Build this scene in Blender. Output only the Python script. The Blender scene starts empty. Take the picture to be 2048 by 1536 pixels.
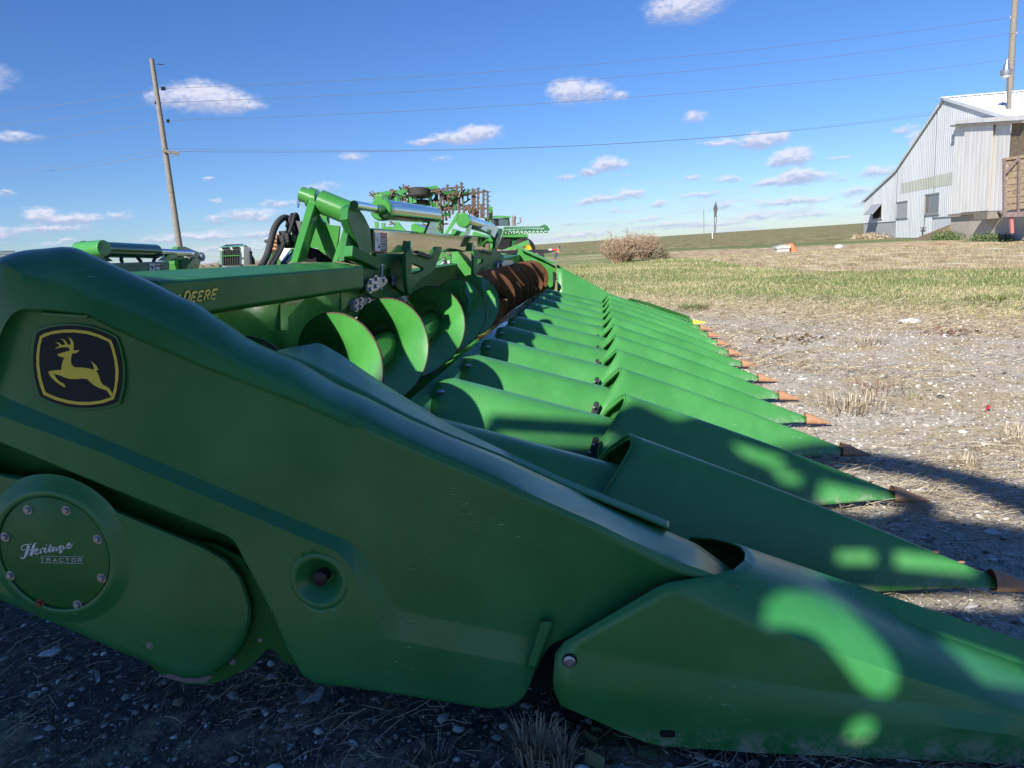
import bpy, bmesh, math, random
import numpy as np
from mathutils import Vector, Matrix
random.seed(7); rng = np.random.default_rng(11)
S = bpy.context.scene
COL = S.collection
# ------------------------------------------------------------------ camera
H = 1.37
FPX = 1450.0
R = np.array([[0.99098762, -0.04059047, -0.12765558],
              [0.11756106, -0.19326837, 0.97407738],
              [-0.06421004, -0.98030595, -0.18675471]])   # world <- (right, down, forward)
CP = np.array([0, 0, H])
cam = bpy.data.cameras.new('camera'); camo = bpy.data.objects.new('camera', cam); COL.objects.link(camo)
cam.sensor_width = 36.0; cam.lens = 36.0 * FPX / 2048; cam.clip_start = 0.05; cam.clip_end = 6000
M4 = Matrix.Identity(4)
for i in range(3):
    M4[i][0] = R[i][0]; M4[i][1] = -R[i][1]; M4[i][2] = -R[i][2]; M4[i][3] = CP[i]
camo.matrix_world = M4
S.camera = camo
S.render.resolution_x = 1024; S.render.resolution_y = 768
S.view_settings.view_transform = 'Standard'; S.view_settings.look = 'None'
S.view_settings.exposure = 0.62; S.view_settings.gamma = 1.0

def ray(px, py):
    return R @ np.array([px - 1024.0, py - 768.0, FPX])
def P(px, py, ax, val):            # point seen at (px,py) of the photo on the plane X/Y/Z = val
    r = ray(px, py); t = (val - CP[ax]) / r[ax]; return CP + r * t
def PX(px, py, x): return P(px, py, 0, x)
def PY(px, py, y): return P(px, py, 1, y)
def PZ(px, py, z=0.0): return P(px, py, 2, z)
def PD(px, py, d):                 # at horizontal distance d
    r = ray(px, py); return CP + r * (d / math.hypot(r[0], r[1]))

# ------------------------------------------------------------------ sun and sky
SUN = Vector((0.40, 0.86, -0.60)).normalized()      # direction the light travels
sl = bpy.data.lights.new('sun', 'SUN'); sl.energy = 5.0; sl.angle = math.radians(0.75); sl.color = (1.0, 0.95, 0.86)
so = bpy.data.objects.new('sun', sl); COL.objects.link(so)
so.rotation_euler = SUN.to_track_quat('-Z', 'Y').to_euler()
W = bpy.data.worlds.new("World"); S.world = W; W.use_nodes = True
nt = W.node_tree; N = nt.nodes; L = nt.links; N.clear()
def nd(t, **k):
    n = N.new(t)
    for a, b in k.items(): setattr(n, a, b)
    return n
def mth(op, a, b=None, c=None, clamp=False):
    n = nd('ShaderNodeMath', operation=op); n.use_clamp = clamp
    for i, v in enumerate((a, b, c)):
        if v is None: continue
        if isinstance(v, (int, float)): n.inputs[i].default_value = v
        else: L.new(v, n.inputs[i])
    return n.outputs[0]
def vmth(op, a, b=None):
    n = nd('ShaderNodeVectorMath', operation=op)
    for i, v in enumerate((a, b)):
        if v is None: continue
        if isinstance(v, tuple): n.inputs[i].default_value = v
        else: L.new(v, n.inputs[i])
    return n
sky = nd('ShaderNodeTexSky', sky_type='NISHITA'); sky.sun_disc = False
sky.sun_elevation = math.asin(-SUN.z); sky.sun_rotation = math.atan2(-SUN.x, -SUN.y)
sky.air_density = 1.0; sky.dust_density = 0.08; sky.ozone_density = 2.2; sky.altitude = 200
tc = nd('ShaderNodeTexCoord')
sep = nd('ShaderNodeSeparateXYZ'); L.new(tc.outputs['Generated'], sep.inputs[0])
U = mth('ARCTAN2', sep.outputs[0], sep.outputs[1]); V = mth('ARCSINE', sep.outputs[2])
uv = nd('ShaderNodeCombineXYZ'); L.new(U, uv.inputs[0]); L.new(V, uv.inputs[1])
def noise(vec, scale, detail, rough=0.6, lac=2.0):
    n = nd('ShaderNodeTexNoise'); L.new(vec, n.inputs['Vector']); n.inputs['Scale'].default_value = scale
    n.inputs['Detail'].default_value = detail; n.inputs['Roughness'].default_value = rough; return n
sc = vmth('MULTIPLY', uv.outputs[0], (1.0, 1.9, 1.0)).outputs[0]
n1 = noise(sc, 42.0, 7, 0.62)
off = vmth('MULTIPLY', vmth('SUBTRACT', n1.outputs['Color'], (0.5, 0.5, 0.5)).outputs[0], (0.026, 0.018, 0.0)).outputs[0]
uvd = vmth('ADD', uv.outputs[0], off).outputs[0]
CL = [(400,194,72,26,1),(455,205,62,20,.9),(330,196,34,18,.8),(505,213,30,8,.5),(920,276,70,15,.9),(955,268,52,16,1),(850,284,34,8,.7),(30,274,42,10,.45),
 (1375,10,85,28,.75),(1330,22,45,20,.6),(1140,183,48,24,.95),(1180,184,48,20,.8),(1235,191,26,8,.4),(1388,233,28,11,.5),(1440,285,46,7,.65),(1520,281,56,15,.9),(1560,273,22,10,.8),
 (1570,321,40,11,.9),(1590,313,38,18,1),(1215,330,42,15,.9),(1182,344,30,9,.7),(1135,356,26,5,.35),(1590,358,80,11,.85),(1535,366,34,8,.8),(1595,350,30,12,.8),(1388,356,22,6,.5),(1456,358,34,6,.42),
 (1190,402,50,8,.6),(1262,386,36,10,.65),(1225,395,50,8,.5),(1400,391,46,6,.5),(1318,408,26,6,.5),(1227,420,11,7,.3),(1580,402,86,9,.6),(1512,432,70,8,.45),(1350,450,90,7,.4),(1440,446,80,6,.4),
 (1810,258,26,8,.4),(1838,278,24,17,.6),(1757,342,38,10,.6),(1712,384,34,9,.5),(1680,315,28,4,.25),(1452,410,20,6,.5),(1740,405,50,8,.3),(705,315,32,12,.35),(880,318,28,7,.2),
 (10,386,14,7,.4),(85,432,36,14,.8),(140,438,66,10,.75),(95,458,70,9,.55),(10,468,40,10,.45),(235,431,24,10,.4),(500,430,60,12,.6),(520,438,40,8,.5),(432,440,28,9,.35),(560,408,50,7,.35),(645,374,44,10,.25),
 (420,361,15,5,.25),(430,402,16,4,.25),(400,474,96,10,.5),(330,480,60,7,.4),(120,484,42,5,.3),(525,470,56,8,.55),(470,496,110,8,.4),(640,455,40,8,.4),
 (1140,448,40,4,.3),(1160,470,90,6,.35),(1290,440,60,5,.3),(1620,430,70,6,.3),(1680,360,20,5,.2),(1250,350,18,4,.2),(-90,150,90,25,.6),(2150,330,70,14,.6),(-160,440,90,14,.6)]
sepd = nd('ShaderNodeSeparateXYZ'); L.new(uvd, sepd.inputs[0]); UD, VD = sepd.outputs[0], sepd.outputs[1]
mx = None; sm = None; sh = None; St = uvd
for (px, py, a, b, s) in CL:
    r = ray(px, py); r = r / np.linalg.norm(r)
    uc = math.atan2(r[0], r[1]); vc = math.asin(r[2])
    a = a / 1450.0 * 1.16; b = b / 1450.0 * 1.32; s = .30 + .66*s
    dn = nd('ShaderNodeVectorMath', operation='MULTIPLY_ADD'); L.new(St, dn.inputs[0]); dn.inputs[1].default_value = (1/a, 1/b, 0); dn.inputs[2].default_value = (-uc/a, -vc/b, 0)
    ln = vmth('LENGTH', dn.outputs[0]).outputs['Value']
    m = mth('MULTIPLY_ADD', ln, -s, s, clamp=True)
    sy = nd('ShaderNodeSeparateXYZ'); L.new(dn.outputs[0], sy.inputs[0])
    sh = mth('MULTIPLY_ADD', m, sy.outputs[1], sh if sh is not None else 0.0)
    sm = m if sm is None else mth('ADD', sm, m)
    mx = m if mx is None else mth('MAXIMUM', mx, m)
    cb = nd('ShaderNodeCombineXYZ'); L.new(UD, cb.inputs[0]); L.new(VD, cb.inputs[1]); L.new(sh, cb.inputs[2]); St = cb.outputs[0]
n2 = noise(sc, 95.0, 6, 0.6)
rag = mth('MULTIPLY_ADD', n2.outputs[0], 1.5, -0.75)
dens = mth('ADD', mx, mth('MULTIPLY', rag, mth('MULTIPLY', mx, 1.1)))
mr = nd('ShaderNodeMapRange', interpolation_type='SMOOTHSTEP'); L.new(dens, mr.inputs[0])
mr.inputs[1].default_value = 0.03; mr.inputs[2].default_value = 0.60; mr.inputs[3].default_value = 0; mr.inputs[4].default_value = 0.88
rel = mth('DIVIDE', sh, mth('ADD', sm, 0.02))
rel2 = mth('ADD', rel, mth('MULTIPLY_ADD', n2.outputs[0], 1.6, -0.8))
mr2 = nd('ShaderNodeMapRange', interpolation_type='SMOOTHSTEP'); L.new(rel2, mr2.inputs[0])
mr2.inputs[1].default_value = -0.45; mr2.inputs[2].default_value = 0.45
cc = nd('ShaderNodeMix', data_type='RGBA'); L.new(mr2.outputs[0], cc.inputs[0])
cc.inputs[6].default_value = (3.5, 4.1, 6.0, 1); cc.inputs[7].default_value = (6.9, 6.9, 7.9, 1)
# hazy streaks low over the horizon
st = vmth('MULTIPLY', uv.outputs[0], (1.0, 9.0, 1.0)).outputs[0]
n3 = noise(st, 9.0, 6, 0.6)
lowm = nd('ShaderNodeMapRange', interpolation_type='SMOOTHSTEP'); L.new(V, lowm.inputs[0])
lowm.inputs[1].default_value = 0.085; lowm.inputs[2].default_value = 0.0
n3m = nd('ShaderNodeMapRange', interpolation_type='SMOOTHSTEP'); L.new(n3.outputs[0], n3m.inputs[0])
n3m.inputs[1].default_value = 0.46; n3m.inputs[2].default_value = 0.66
lowf = mth('MULTIPLY', mth('MULTIPLY', lowm.outputs[0], n3m.outputs[0]), 0.75)
# the sky itself
hs = nd('ShaderNodeHueSaturation'); L.new(sky.outputs[0], hs.inputs['Color']); hs.inputs['Saturation'].default_value = 1.12
grad = nd('ShaderNodeMapRange'); L.new(V, grad.inputs[0]); grad.inputs[1].default_value = 0.0; grad.inputs[2].default_value = 0.42
tint = nd('ShaderNodeMix', data_type='RGBA', blend_type='MULTIPLY'); tint.inputs[0].default_value = 1.0
tg = nd('ShaderNodeMix', data_type='RGBA'); L.new(grad.outputs[0], tg.inputs[0])
tg.inputs[6].default_value = (0.52, 0.68, 1.00, 1); tg.inputs[7].default_value = (0.50, 0.71, 1.10, 1)
L.new(hs.outputs[0], tint.inputs[6]); L.new(tg.outputs[2], tint.inputs[7])
mixl = nd('ShaderNodeMix', data_type='RGBA'); L.new(lowf, mixl.inputs[0]); L.new(tint.outputs[2], mixl.inputs[6]); mixl.inputs[7].default_value = (5.0, 5.6, 7.4, 1)
mixc = nd('ShaderNodeMix', data_type='RGBA'); L.new(mr.outputs[0], mixc.inputs[0]); L.new(mixl.outputs[2], mixc.inputs[6]); L.new(cc.outputs[2], mixc.inputs[7])
bg = nd('ShaderNodeBackground'); bg.inputs[1].default_value = 0.082; L.new(mixc.outputs[2], bg.inputs[0])
wo = nd('ShaderNodeOutputWorld'); L.new(bg.outputs[0], wo.inputs[0])
W.cycles.sampling_method = 'MANUAL'; W.cycles.sample_map_resolution = 1024

# ------------------------------------------------------------------ object helpers
def top(name, label=None, cat=None, loc=(0, 0, 0), group=None, kind=None):
    o = bpy.data.objects.new(name, None); o.empty_display_size = 0.2; COL.objects.link(o); o.location = loc
    tag(o, label, cat, group, kind); return o
def tag(o, label=None, cat=None, group=None, kind=None):
    if label: o['label'] = label
    if cat: o['category'] = cat
    if group: o['group'] = group
    if kind: o['kind'] = kind
    return o
def rootof(o):
    while o.parent: o = o.parent
    return o
def mk(name, vs, fs, mat, parent=None, smooth=None, mi=None):
    me = bpy.data.meshes.new(name)
    me.from_pydata([tuple(map(float, v)) for v in vs], [], fs)
    mats = mat if isinstance(mat, (list, tuple)) else [mat]
    for m in mats: me.materials.append(m)
    if mi is not None: me.polygons.foreach_set('material_index', mi)
    bm = bmesh.new(); bm.from_mesh(me); bmesh.ops.recalc_face_normals(bm, faces=bm.faces)
    if smooth is not None:
        a = math.radians(smooth)
        for f in bm.faces: f.smooth = True
        for e in bm.edges:
            if len(e.link_faces) == 2 and e.calc_face_angle(0) > a: e.smooth = False
    bm.to_mesh(me); bm.free()
    o = bpy.data.objects.new(name, me); COL.objects.link(o)
    if parent is not None:
        o.parent = parent
        if parent.type == 'EMPTY': o.matrix_parent_inverse = Matrix.Translation(-Vector(parent.location))
    return o
class MB:                           # collects shapes of ONE part
    def __init__(s): s.v = []; s.f = []
    def add(s, vs, fs):
        n = len(s.v); s.v += [tuple(map(float, v)) for v in vs]; s.f += [tuple(i + n for i in f) for f in fs]; return s
    def box(s, a, b):
        x0, y0, z0 = a; x1, y1, z1 = b
        return s.add([(x0,y0,z0),(x1,y0,z0),(x1,y1,z0),(x0,y1,z0),(x0,y0,z1),(x1,y0,z1),(x1,y1,z1),(x0,y1,z1)],
                     [(0,3,2,1),(4,5,6,7),(0,1,5,4),(1,2,6,5),(2,3,7,6),(3,0,4,7)])
    def prism(s, A, B):
        n = len(A)
        return s.add(list(A) + list(B), [tuple(range(n)), tuple(range(2*n-1, n-1, -1))] + [(i, (i+1) % n, n+(i+1) % n, n+i) for i in range(n)])
    def ext(s, A, d):
        d = np.array(d); return s.prism(A, [np.array(p) + d for p in A])
    def bar(s, a, b, w, h=None, up=(0, 0, 1)):
        a = Vector(a); b = Vector(b); h = h or w; d = (b - a).normalized(); u = Vector(up)
        if abs(d.dot(u)) > .95: u = Vector((1, 0, 0))
        x = d.cross(u).normalized() * w / 2; z = x.cross(d).normalized() * h / 2
        return s.prism([a - x - z, a + x - z, a + x + z, a - x + z], [b - x - z, b + x - z, b + x + z, b - x + z])
    def tube(s, pts, r, n=12, cap=True, rad=None):
        pts = [Vector(p) for p in pts]; vs = []; fs = []; ref = Vector((0, 0, 1))
        for i, p in enumerate(pts):
            d = (pts[min(i+1, len(pts)-1)] - pts[max(i-1, 0)]).normalized()
            if abs(d.dot(ref)) > .97: ref = Vector((1, 0, 0)) if abs(d.x) < .9 else Vector((0, 1, 0))
            x = d.cross(ref).normalized(); z = x.cross(d); ref = z
            rr = rad[i] if rad else r
            for k in range(n):
                a = 2 * math.pi * k / n; vs.append(p + x * rr * math.cos(a) + z * rr * math.sin(a))
        for i in range(len(pts)-1):
            for k in range(n): fs.append((i*n+k, i*n+(k+1) % n, (i+1)*n+(k+1) % n, (i+1)*n+k))
        if cap: fs += [tuple(range(n)), tuple(range((len(pts)-1)*n, len(pts)*n))]
        return s.add(vs, fs)
    def grid(s, rows, close=False):
        n = len(rows[0]); vs = [p for r in rows for p in r]; fs = []
        for i in range(len(rows)-1):
            for k in range(n if close else n-1): fs.append((i*n+k, i*n+(k+1) % n, (i+1)*n+(k+1) % n, (i+1)*n+k))
        return s.add(vs, fs)
    def ball(s, c, r, n=10, m=7, sc=(1,1,1)):
        rows = []
        for i in range(m+1):
            t = math.pi * i / m; rows.append([(c[0]+sc[0]*r*math.sin(t)*math.cos(2*math.pi*k/n), c[1]+sc[1]*r*math.sin(t)*math.sin(2*math.pi*k/n), c[2]+sc[2]*r*math.cos(t)) for k in range(n)])
        return s.grid(rows, True)
    def build(s, name, mat, parent=None, smooth=None, bevel=0, solid=0, off=-1, inward=None):
        o = mk(name, s.v, s.f, mat, parent, smooth)
        if solid:
            m = o.modifiers.new('solid', 'SOLIDIFY'); m.thickness = solid; m.offset = off
            if inward:
                d = sum((p.normal * p.area for p in o.data.polygons), Vector()).dot(Vector(inward)); m.offset = 1 if d > 0 else -1
        if bevel:
            m = o.modifiers.new('bevel', 'BEVEL'); m.width = bevel; m.segments = 2; m.limit_method = 'ANGLE'; m.angle_limit = math.radians(40)
            for p in o.data.polygons: p.use_smooth = True
            m.harden_normals = True
        return o
def arc_pts(n, f): return [f(i / (n - 1)) for i in range(n)]
def lerp_poly(poly, n):             # resample polyline at n parameters of equal length
    poly = [np.array(p, float) for p in poly]; d = [0]
    for a, b in zip(poly, poly[1:]): d.append(d[-1] + np.linalg.norm(b - a))
    out = []
    for i in range(n):
        t = d[-1] * i / (n - 1)
        for k in range(len(poly)-1):
            if t <= d[k+1] + 1e-9:
                w = (t - d[k]) / max(d[k+1]-d[k], 1e-9); out.append(poly[k] * (1-w) + poly[k+1] * w); break
    return out
def copy_tree(o, parent=None, dy=(0, 0, 0), tail=True):
    c = o.copy(); COL.objects.link(c)
    if parent is not None:
        c.parent = parent
    c.matrix_parent_inverse = o.matrix_parent_inverse.copy()
    c.location = Vector(o.location) + Vector(dy)
    for ch in list(o.children):
        g = copy_tree(ch, c)
    return c
# ------------------------------------------------------------------ materials
def mat(name, col, rough=0.5, metal=0.0, coat=0.0, coatr=0.1, spec=0.5, ior=1.45):
    m = bpy.data.materials.new(name); m.use_nodes = True
    b = m.node_tree.nodes['Principled BSDF']; b.inputs['Base Color'].default_value = (*col, 1)
    b.inputs['Roughness'].default_value = rough; b.inputs['Metallic'].default_value = metal
    b.inputs['Coat Weight'].default_value = coat; b.inputs['Coat Roughness'].default_value = coatr; b.inputs['IOR'].default_value = ior
    return m
class MN:
    def __init__(s, m): s.m = m; s.t = m.node_tree; s.b = s.t.nodes['Principled BSDF']
    def n(s, t, **k):
        n = s.t.nodes.new(t)
        for a, b in k.items():
            if a.startswith('i_'): n.inputs[int(a[2:])].default_value = b
            else: setattr(n, a, b)
        return n
    def l(s, a, b): s.t.links.new(a, b)
    def tex(s, kind='ShaderNodeTexNoise', coord='Object', scale=5, detail=4, rough=.6, stretch=None):
        v = s.n('ShaderNodeNewGeometry').outputs['Position'] if coord == 'World' else s.n('ShaderNodeTexCoord').outputs[coord]
        if stretch:
            vm = s.n('ShaderNodeVectorMath', operation='MULTIPLY'); vm.inputs[1].default_value = stretch; s.l(v, vm.inputs[0]); v = vm.outputs[0]
        n = s.n(kind); s.l(v, n.inputs['Vector']); n.inputs['Scale'].default_value = scale
        if 'Detail' in n.inputs: n.inputs['Detail'].default_value = detail
        if kind == 'ShaderNodeTexNoise': n.inputs['Roughness'].default_value = rough
        return n
    def ramp(s, src, stops, interp='LINEAR'):
        r = s.n('ShaderNodeValToRGB'); r.color_ramp.interpolation = interp
        e = r.color_ramp.elements
        while len(e) < len(stops): e.new(.5)
        for x, (p, c) in zip(e, stops):
            x.position = p; x.color = (*c, 1) if isinstance(c, tuple) else (c, c, c, 1)
        s.l(src, r.inputs[0]); return r.outputs[0]
    def mix(s, f, a, b, blend='MIX'):
        n = s.n('ShaderNodeMix', data_type='RGBA', blend_type=blend)
        for i, v in ((0, f), (6, a), (7, b)):
            if isinstance(v, (int, float)): n.inputs[i].default_value = v
            elif isinstance(v, tuple): n.inputs[i].default_value = (*v, 1)
            else: s.l(v, n.inputs[i])
        return n.outputs[2]
    def math(s, op, a, b=0.0, c=0.0, clamp=False):
        n = s.n('ShaderNodeMath', operation=op); n.use_clamp = clamp
        for i, v in enumerate((a, b, c)):
            if isinstance(v, (int, float)): n.inputs[i].default_value = v
            else: s.l(v, n.inputs[i])
        return n.outputs[0]
    def mr(s, v, a, b, c=0.0, d=1.0, sm=True):
        n = s.n('ShaderNodeMapRange'); n.interpolation_type = 'SMOOTHSTEP' if sm else 'LINEAR'
        s.l(v, n.inputs[0]); n.inputs[1].default_value = a; n.inputs[2].default_value = b; n.inputs[3].default_value = c; n.inputs[4].default_value = d
        return n.outputs[0]
    def bump(s, h, strength=.3, dist=.01):
        n = s.n('ShaderNodeBump'); n.inputs['Strength'].default_value = strength; n.inputs['Distance'].default_value = dist
        s.l(h, n.inputs['Height']); s.l(n.outputs[0], s.b.inputs['Normal']); return n
def paint(name, col, rough, coat, coatr, dust=.10, ior=1.5, scr=True):
    m = mat(name, col, rough, 0, coat, coatr, ior=ior); k = MN(m)
    a = k.tex(coord='World', scale=2.3, detail=6, rough=.65); b = k.tex(coord='World', scale=60, detail=3)
    c2 = tuple(min(1, c * 1.25 + .012) for c in col)
    c = k.mix(k.mr(a.outputs[0], .35, .7), tuple(col), c2)
    d = k.tex(coord='World', scale=6, detail=8, rough=.75)
    dm = k.math('MULTIPLY', k.mr(d.outputs[0], .5, .8), dust)
    c = k.mix(dm, c, (.30, .27, .21))
    if scr:                          # fine scratches and specks
        w = k.tex('ShaderNodeTexNoise', 'World', 26, 2, .5, (1.0, 1.0, 9.0))
        w2 = k.tex('ShaderNodeTexNoise', 'World', 3.1, 2)
        sm = k.math('MULTIPLY', k.mr(w.outputs[0], .70, .73), k.mr(w2.outputs[0], .55, .65))
        sp = k.tex('ShaderNodeTexVoronoi', 'World', 55)
        spm = k.math('MULTIPLY', k.mr(sp.outputs[0], .075, .05), k.mr(w2.outputs[0], .5, .62))
        c = k.mix(k.math('MULTIPLY', k.math('MAXIMUM', sm, spm), .6), c, (.45, .55, .42))
    if scr:
        sz_ = k.n('ShaderNodeSeparateXYZ'); k.l(k.n('ShaderNodeNewGeometry').outputs['Position'], sz_.inputs[0])
        dz_ = k.tex(coord='World', scale=17, detail=6, rough=.8)
        c = k.mix(k.math('MULTIPLY', k.math('MULTIPLY', k.mr(sz_.outputs[2], .13, .03), k.mr(dz_.outputs[0], .42, .62)), .75), c, (.42, .39, .33))
    k.l(c, k.b.inputs['Base Color'])
    k.l(k.mr(d.outputs[0], .3, .75, rough * .85, rough * 1.25), k.b.inputs['Roughness'])
    return m
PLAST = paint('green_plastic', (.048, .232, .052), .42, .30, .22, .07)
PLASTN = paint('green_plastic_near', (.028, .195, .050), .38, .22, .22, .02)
PLASTSH = paint('green_plastic_shaded', (.020, .165, .050), .36, .22, .20, .02)  # same plastic as the nose cone, base colour darkened to stand for shade
STEEL = paint('green_paint', (.045, .225, .038), .28, .7, .05, .06, scr=False)
GLOSS = paint('glossy_green_paint', (.020, .14, .030), .38, .0, .06, .03, ior=1.22, scr=False)
GSHINE = mat('polished_green_paint', (.42, .48, .42), .07, .93); 
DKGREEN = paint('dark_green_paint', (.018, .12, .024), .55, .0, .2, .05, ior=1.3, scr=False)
CHROME = mat('chrome', (.75, .76, .78), .08, 1)
ZINC = mat('zinc', (.42, .43, .46), .38, .8)
BLACK = mat('black_plastic', (.018, .019, .022), .5)
RUBBER = mat('rubber', (.035, .036, .038), .7)
TYRE = mat('tyre', (.035, .033, .030), .8)
YEL = mat('decal_yellow', (.84, .69, .09), .5)
NAVY = mat('decal_black', (.005, .007, .018), .55)
COVG = paint('cover_green', (.016, .135, .026), .45, .05, .3, .1, scr=False)
WHITE = mat('decal_white', (.72, .74, .78), .5)
RED = mat('red_decal', (.50, .06, .035), .5)
YRIM = mat('yellow_rim', (.75, .50, .03), .4)
def rusty(name, c1, c2, sc=30, rough=.8, c3=None):
    m = mat(name, c1, rough); k = MN(m); n = k.tex(coord='World', scale=sc, detail=8, rough=.7)
    st = [(.35, c1), (.6, c2)] + ([(.72, c3)] if c3 else [])
    k.l(k.ramp(n.outputs[0], st), k.b.inputs['Base Color']); k.bump(n.outputs[0], .3, .003); return m
RUST = rusty('rusty_steel', (.36, .17, .085), (.48, .27, .16), 45, .75, (.18, .08, .04))
DRUST = rusty('worn_rust', (.10, .042, .022), (.20, .085, .038), 14, .6, (.05, .025, .016))
SOILRUST = rusty('rusty_tine', (.055, .042, .034), (.12, .085, .065), 8, .8)
FLRUST = rusty('bare_flight_edge', (.12, .06, .03), (.035, .030, .028), 60, .8, (.35, .2, .12))
WOOD = rusty('weathered_wood', (.17, .150, .125), (.27, .245, .21), 9, .85)
OLDWOOD = rusty('old_boards', (.15, .105, .065), (.27, .22, .15), 5, .85, (.09, .06, .045))
CONC = rusty('concrete', (.42, .38, .31), (.52, .48, .40), 2.5, .9, (.30, .26, .2))
CONC2 = rusty('gray_concrete', (.40, .40, .39), (.47, .47, .46), 2.5, .9)
def shade_metal(name, c, c2, sc=.8):
    m = mat(name, c, .45, .0); k = MN(m); n = k.tex(coord='World', scale=sc, detail=7, rough=.7, stretch=(1, 1, .25))
    k.l(k.ramp(n.outputs[0], [(.4, c), (.75, c2)]), k.b.inputs['Base Color']); return m
SHEET = shade_metal('white_sheet_metal', (.70, .72, .74), (.54, .56, .57))
WBOARD = shade_metal('white_painted_boards', (.86, .85, .82), (.66, .63, .57), 1.1)
PANELF = shade_metal('fibreglass_panel', (.42, .42, .30), (.33, .33, .24))
GREYP = mat('grey_board', (.33, .34, .36), .6)
DARK = mat('dark_inside', (.010, .010, .011), .9)
GLASS = mat('cab_glass', (.09, .13, .14), .05, .3)
ORANGE = mat('orange_pipe', (.78, .20, .08), .5)
CREAM = shade_metal('cream_paint', (.72, .74, .66), (.45, .52, .42), 2)

# ------------------------------------------------------------------ ground
GN = (.767, .641)
def dval(x, y): return GN[0] * x + GN[1] * y
gm = mat('ground', (.2, .18, .14), .95); k = MN(gm)
pos = k.n('ShaderNodeNewGeometry').outputs['Position']
sp_ = k.n('ShaderNodeSeparateXYZ'); k.l(pos, sp_.inputs[0]); GX, GY = sp_.outputs[0], sp_.outputs[1]
dd = k.math('ADD', k.math('MULTIPLY', GX, GN[0]), k.math('MULTIPLY', GY, GN[1]))
nb = k.tex(coord='World', scale=.55, detail=6, rough=.65); nm = k.tex(coord='World', scale=2.2, detail=6, rough=.7); nf = k.tex(coord='World', scale=28, detail=5, rough=.7)
nbig = k.tex(coord='World', scale=.11, detail=5, rough=.6)
dj = k.math('ADD', dd, k.math('MULTIPLY_ADD', nb.outputs[0], 3.4, -1.7))
vo = k.tex('ShaderNodeTexVoronoi', 'World', 75); vo2 = k.tex('ShaderNodeTexVoronoi', 'World', 190)
soil = k.ramp(nf.outputs[0], [(.3, (.22, .19, .15)), (.5, (.44, .39, .31)), (.7, (.66, .61, .51))])
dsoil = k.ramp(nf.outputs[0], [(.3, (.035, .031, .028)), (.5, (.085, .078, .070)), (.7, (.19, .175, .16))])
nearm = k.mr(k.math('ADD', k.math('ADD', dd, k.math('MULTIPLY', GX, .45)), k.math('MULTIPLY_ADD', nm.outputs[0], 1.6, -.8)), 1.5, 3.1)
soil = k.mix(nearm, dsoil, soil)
stone = k.ramp(vo.outputs['Color'], [(.1, (.46, .43, .38)), (.5, (.68, .65, .59)), (.9, (.85, .83, .78))])
stm = k.math('MULTIPLY', k.mr(vo.outputs[0], .56, .42), k.mr(nm.outputs[0], .30, .46))
stone2 = k.ramp(vo2.outputs['Color'], [(.1, (.34, .32, .28)), (.9, (.74, .72, .67))])
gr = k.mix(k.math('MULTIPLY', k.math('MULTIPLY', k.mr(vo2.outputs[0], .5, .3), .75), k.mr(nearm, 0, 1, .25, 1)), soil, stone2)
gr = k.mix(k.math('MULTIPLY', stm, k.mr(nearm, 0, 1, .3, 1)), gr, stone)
straw = k.ramp(nf.outputs[0], [(.3, (.22, .165, .105)), (.5, (.42, .335, .215)), (.7, (.62, .52, .36))])
# dry grass patches on the gravel
patch = k.mr(k.math('ADD', nb.outputs[0], k.math('MULTIPLY_ADD', nm.outputs[0], .7, -.35)), .47, .60)
gr = k.mix(k.math('MULTIPLY', patch, k.mr(dd, 2.0, 6.0, .6, 1.0)), gr, straw)
far_w = k.mr(dd, 5.0, 9.5)
nst = k.tex(coord='World', scale=7, detail=8, rough=.8, stretch=(1, .4, 1))
tanc = k.ramp(nst.outputs[0], [(.34, (.21, .155, .095)), (.48, (.45, .36, .22)), (.60, (.64, .54, .36))])
grn = k.ramp(nst.outputs[0], [(.36, (.08, .12, .035)), (.5, (.165, .215, .07)), (.64, (.36, .345, .16))])
lawnmix = k.mix(k.mr(k.math('ADD', k.math('MULTIPLY', nb.outputs[0], .6), k.math('MULTIPLY', nbig.outputs[0], .4)), .46, .58, .08, .9), grn, tanc)
dead = k.mr(dj, 8.6, 10.4); lawn = k.mr(dj, 11.2, 12.6)
c = k.mix(dead, gr, tanc)
c = k.mix(lawn, c, lawnmix)
bx = k.math('SUBTRACT', k.math('ADD', GX, k.math('MULTIPLY', GY, .06)), 7.6)
band = k.math('MULTIPLY', k.math('MULTIPLY', k.mr(k.math('ADD', bx, k.math('MULTIPLY_ADD', nb.outputs[0], 3.0, -1.5)), -.6, .8), k.mr(k.math('ADD', dd, k.math('MULTIPLY_ADD', nb.outputs[0], 5, -2.5)), 18.5, 20.5)), k.mr(dj, 47.5, 44.5))
nrow = k.tex(coord='World', scale=1.3, detail=9, rough=.82, stretch=(1, .35, 1))
bandc = k.ramp(nrow.outputs[0], [(.36, (.17, .105, .06)), (.47, (.37, .27, .16)), (.56, (.50, .40, .25)), (.66, (.82, .79, .70))])
c = k.mix(band, c, bandc)
fieldn = k.tex(coord='World', scale=1.1, detail=9, rough=.82, stretch=(1, .12, 1))
fieldc = k.ramp(fieldn.outputs[0], [(.38, (.085, .095, .035)), (.5, (.215, .195, .09)), (.60, (.40, .33, .18))])
gstrip = k.ramp(nst.outputs[0], [(.3, (.09, .125, .045)), (.7, (.22, .24, .10))])
c = k.mix(k.mr(dj, 46, 50), c, gstrip)
c = k.mix(k.mr(dj, 53, 58), c, fieldc)
k.l(c, k.b.inputs['Base Color'])
hgt = k.math('ADD', k.math('MULTIPLY', k.math('SUBTRACT', 1.0, vo.outputs[0]), .5), k.math('MULTIPLY', nf.outputs[0], .8))
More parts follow.
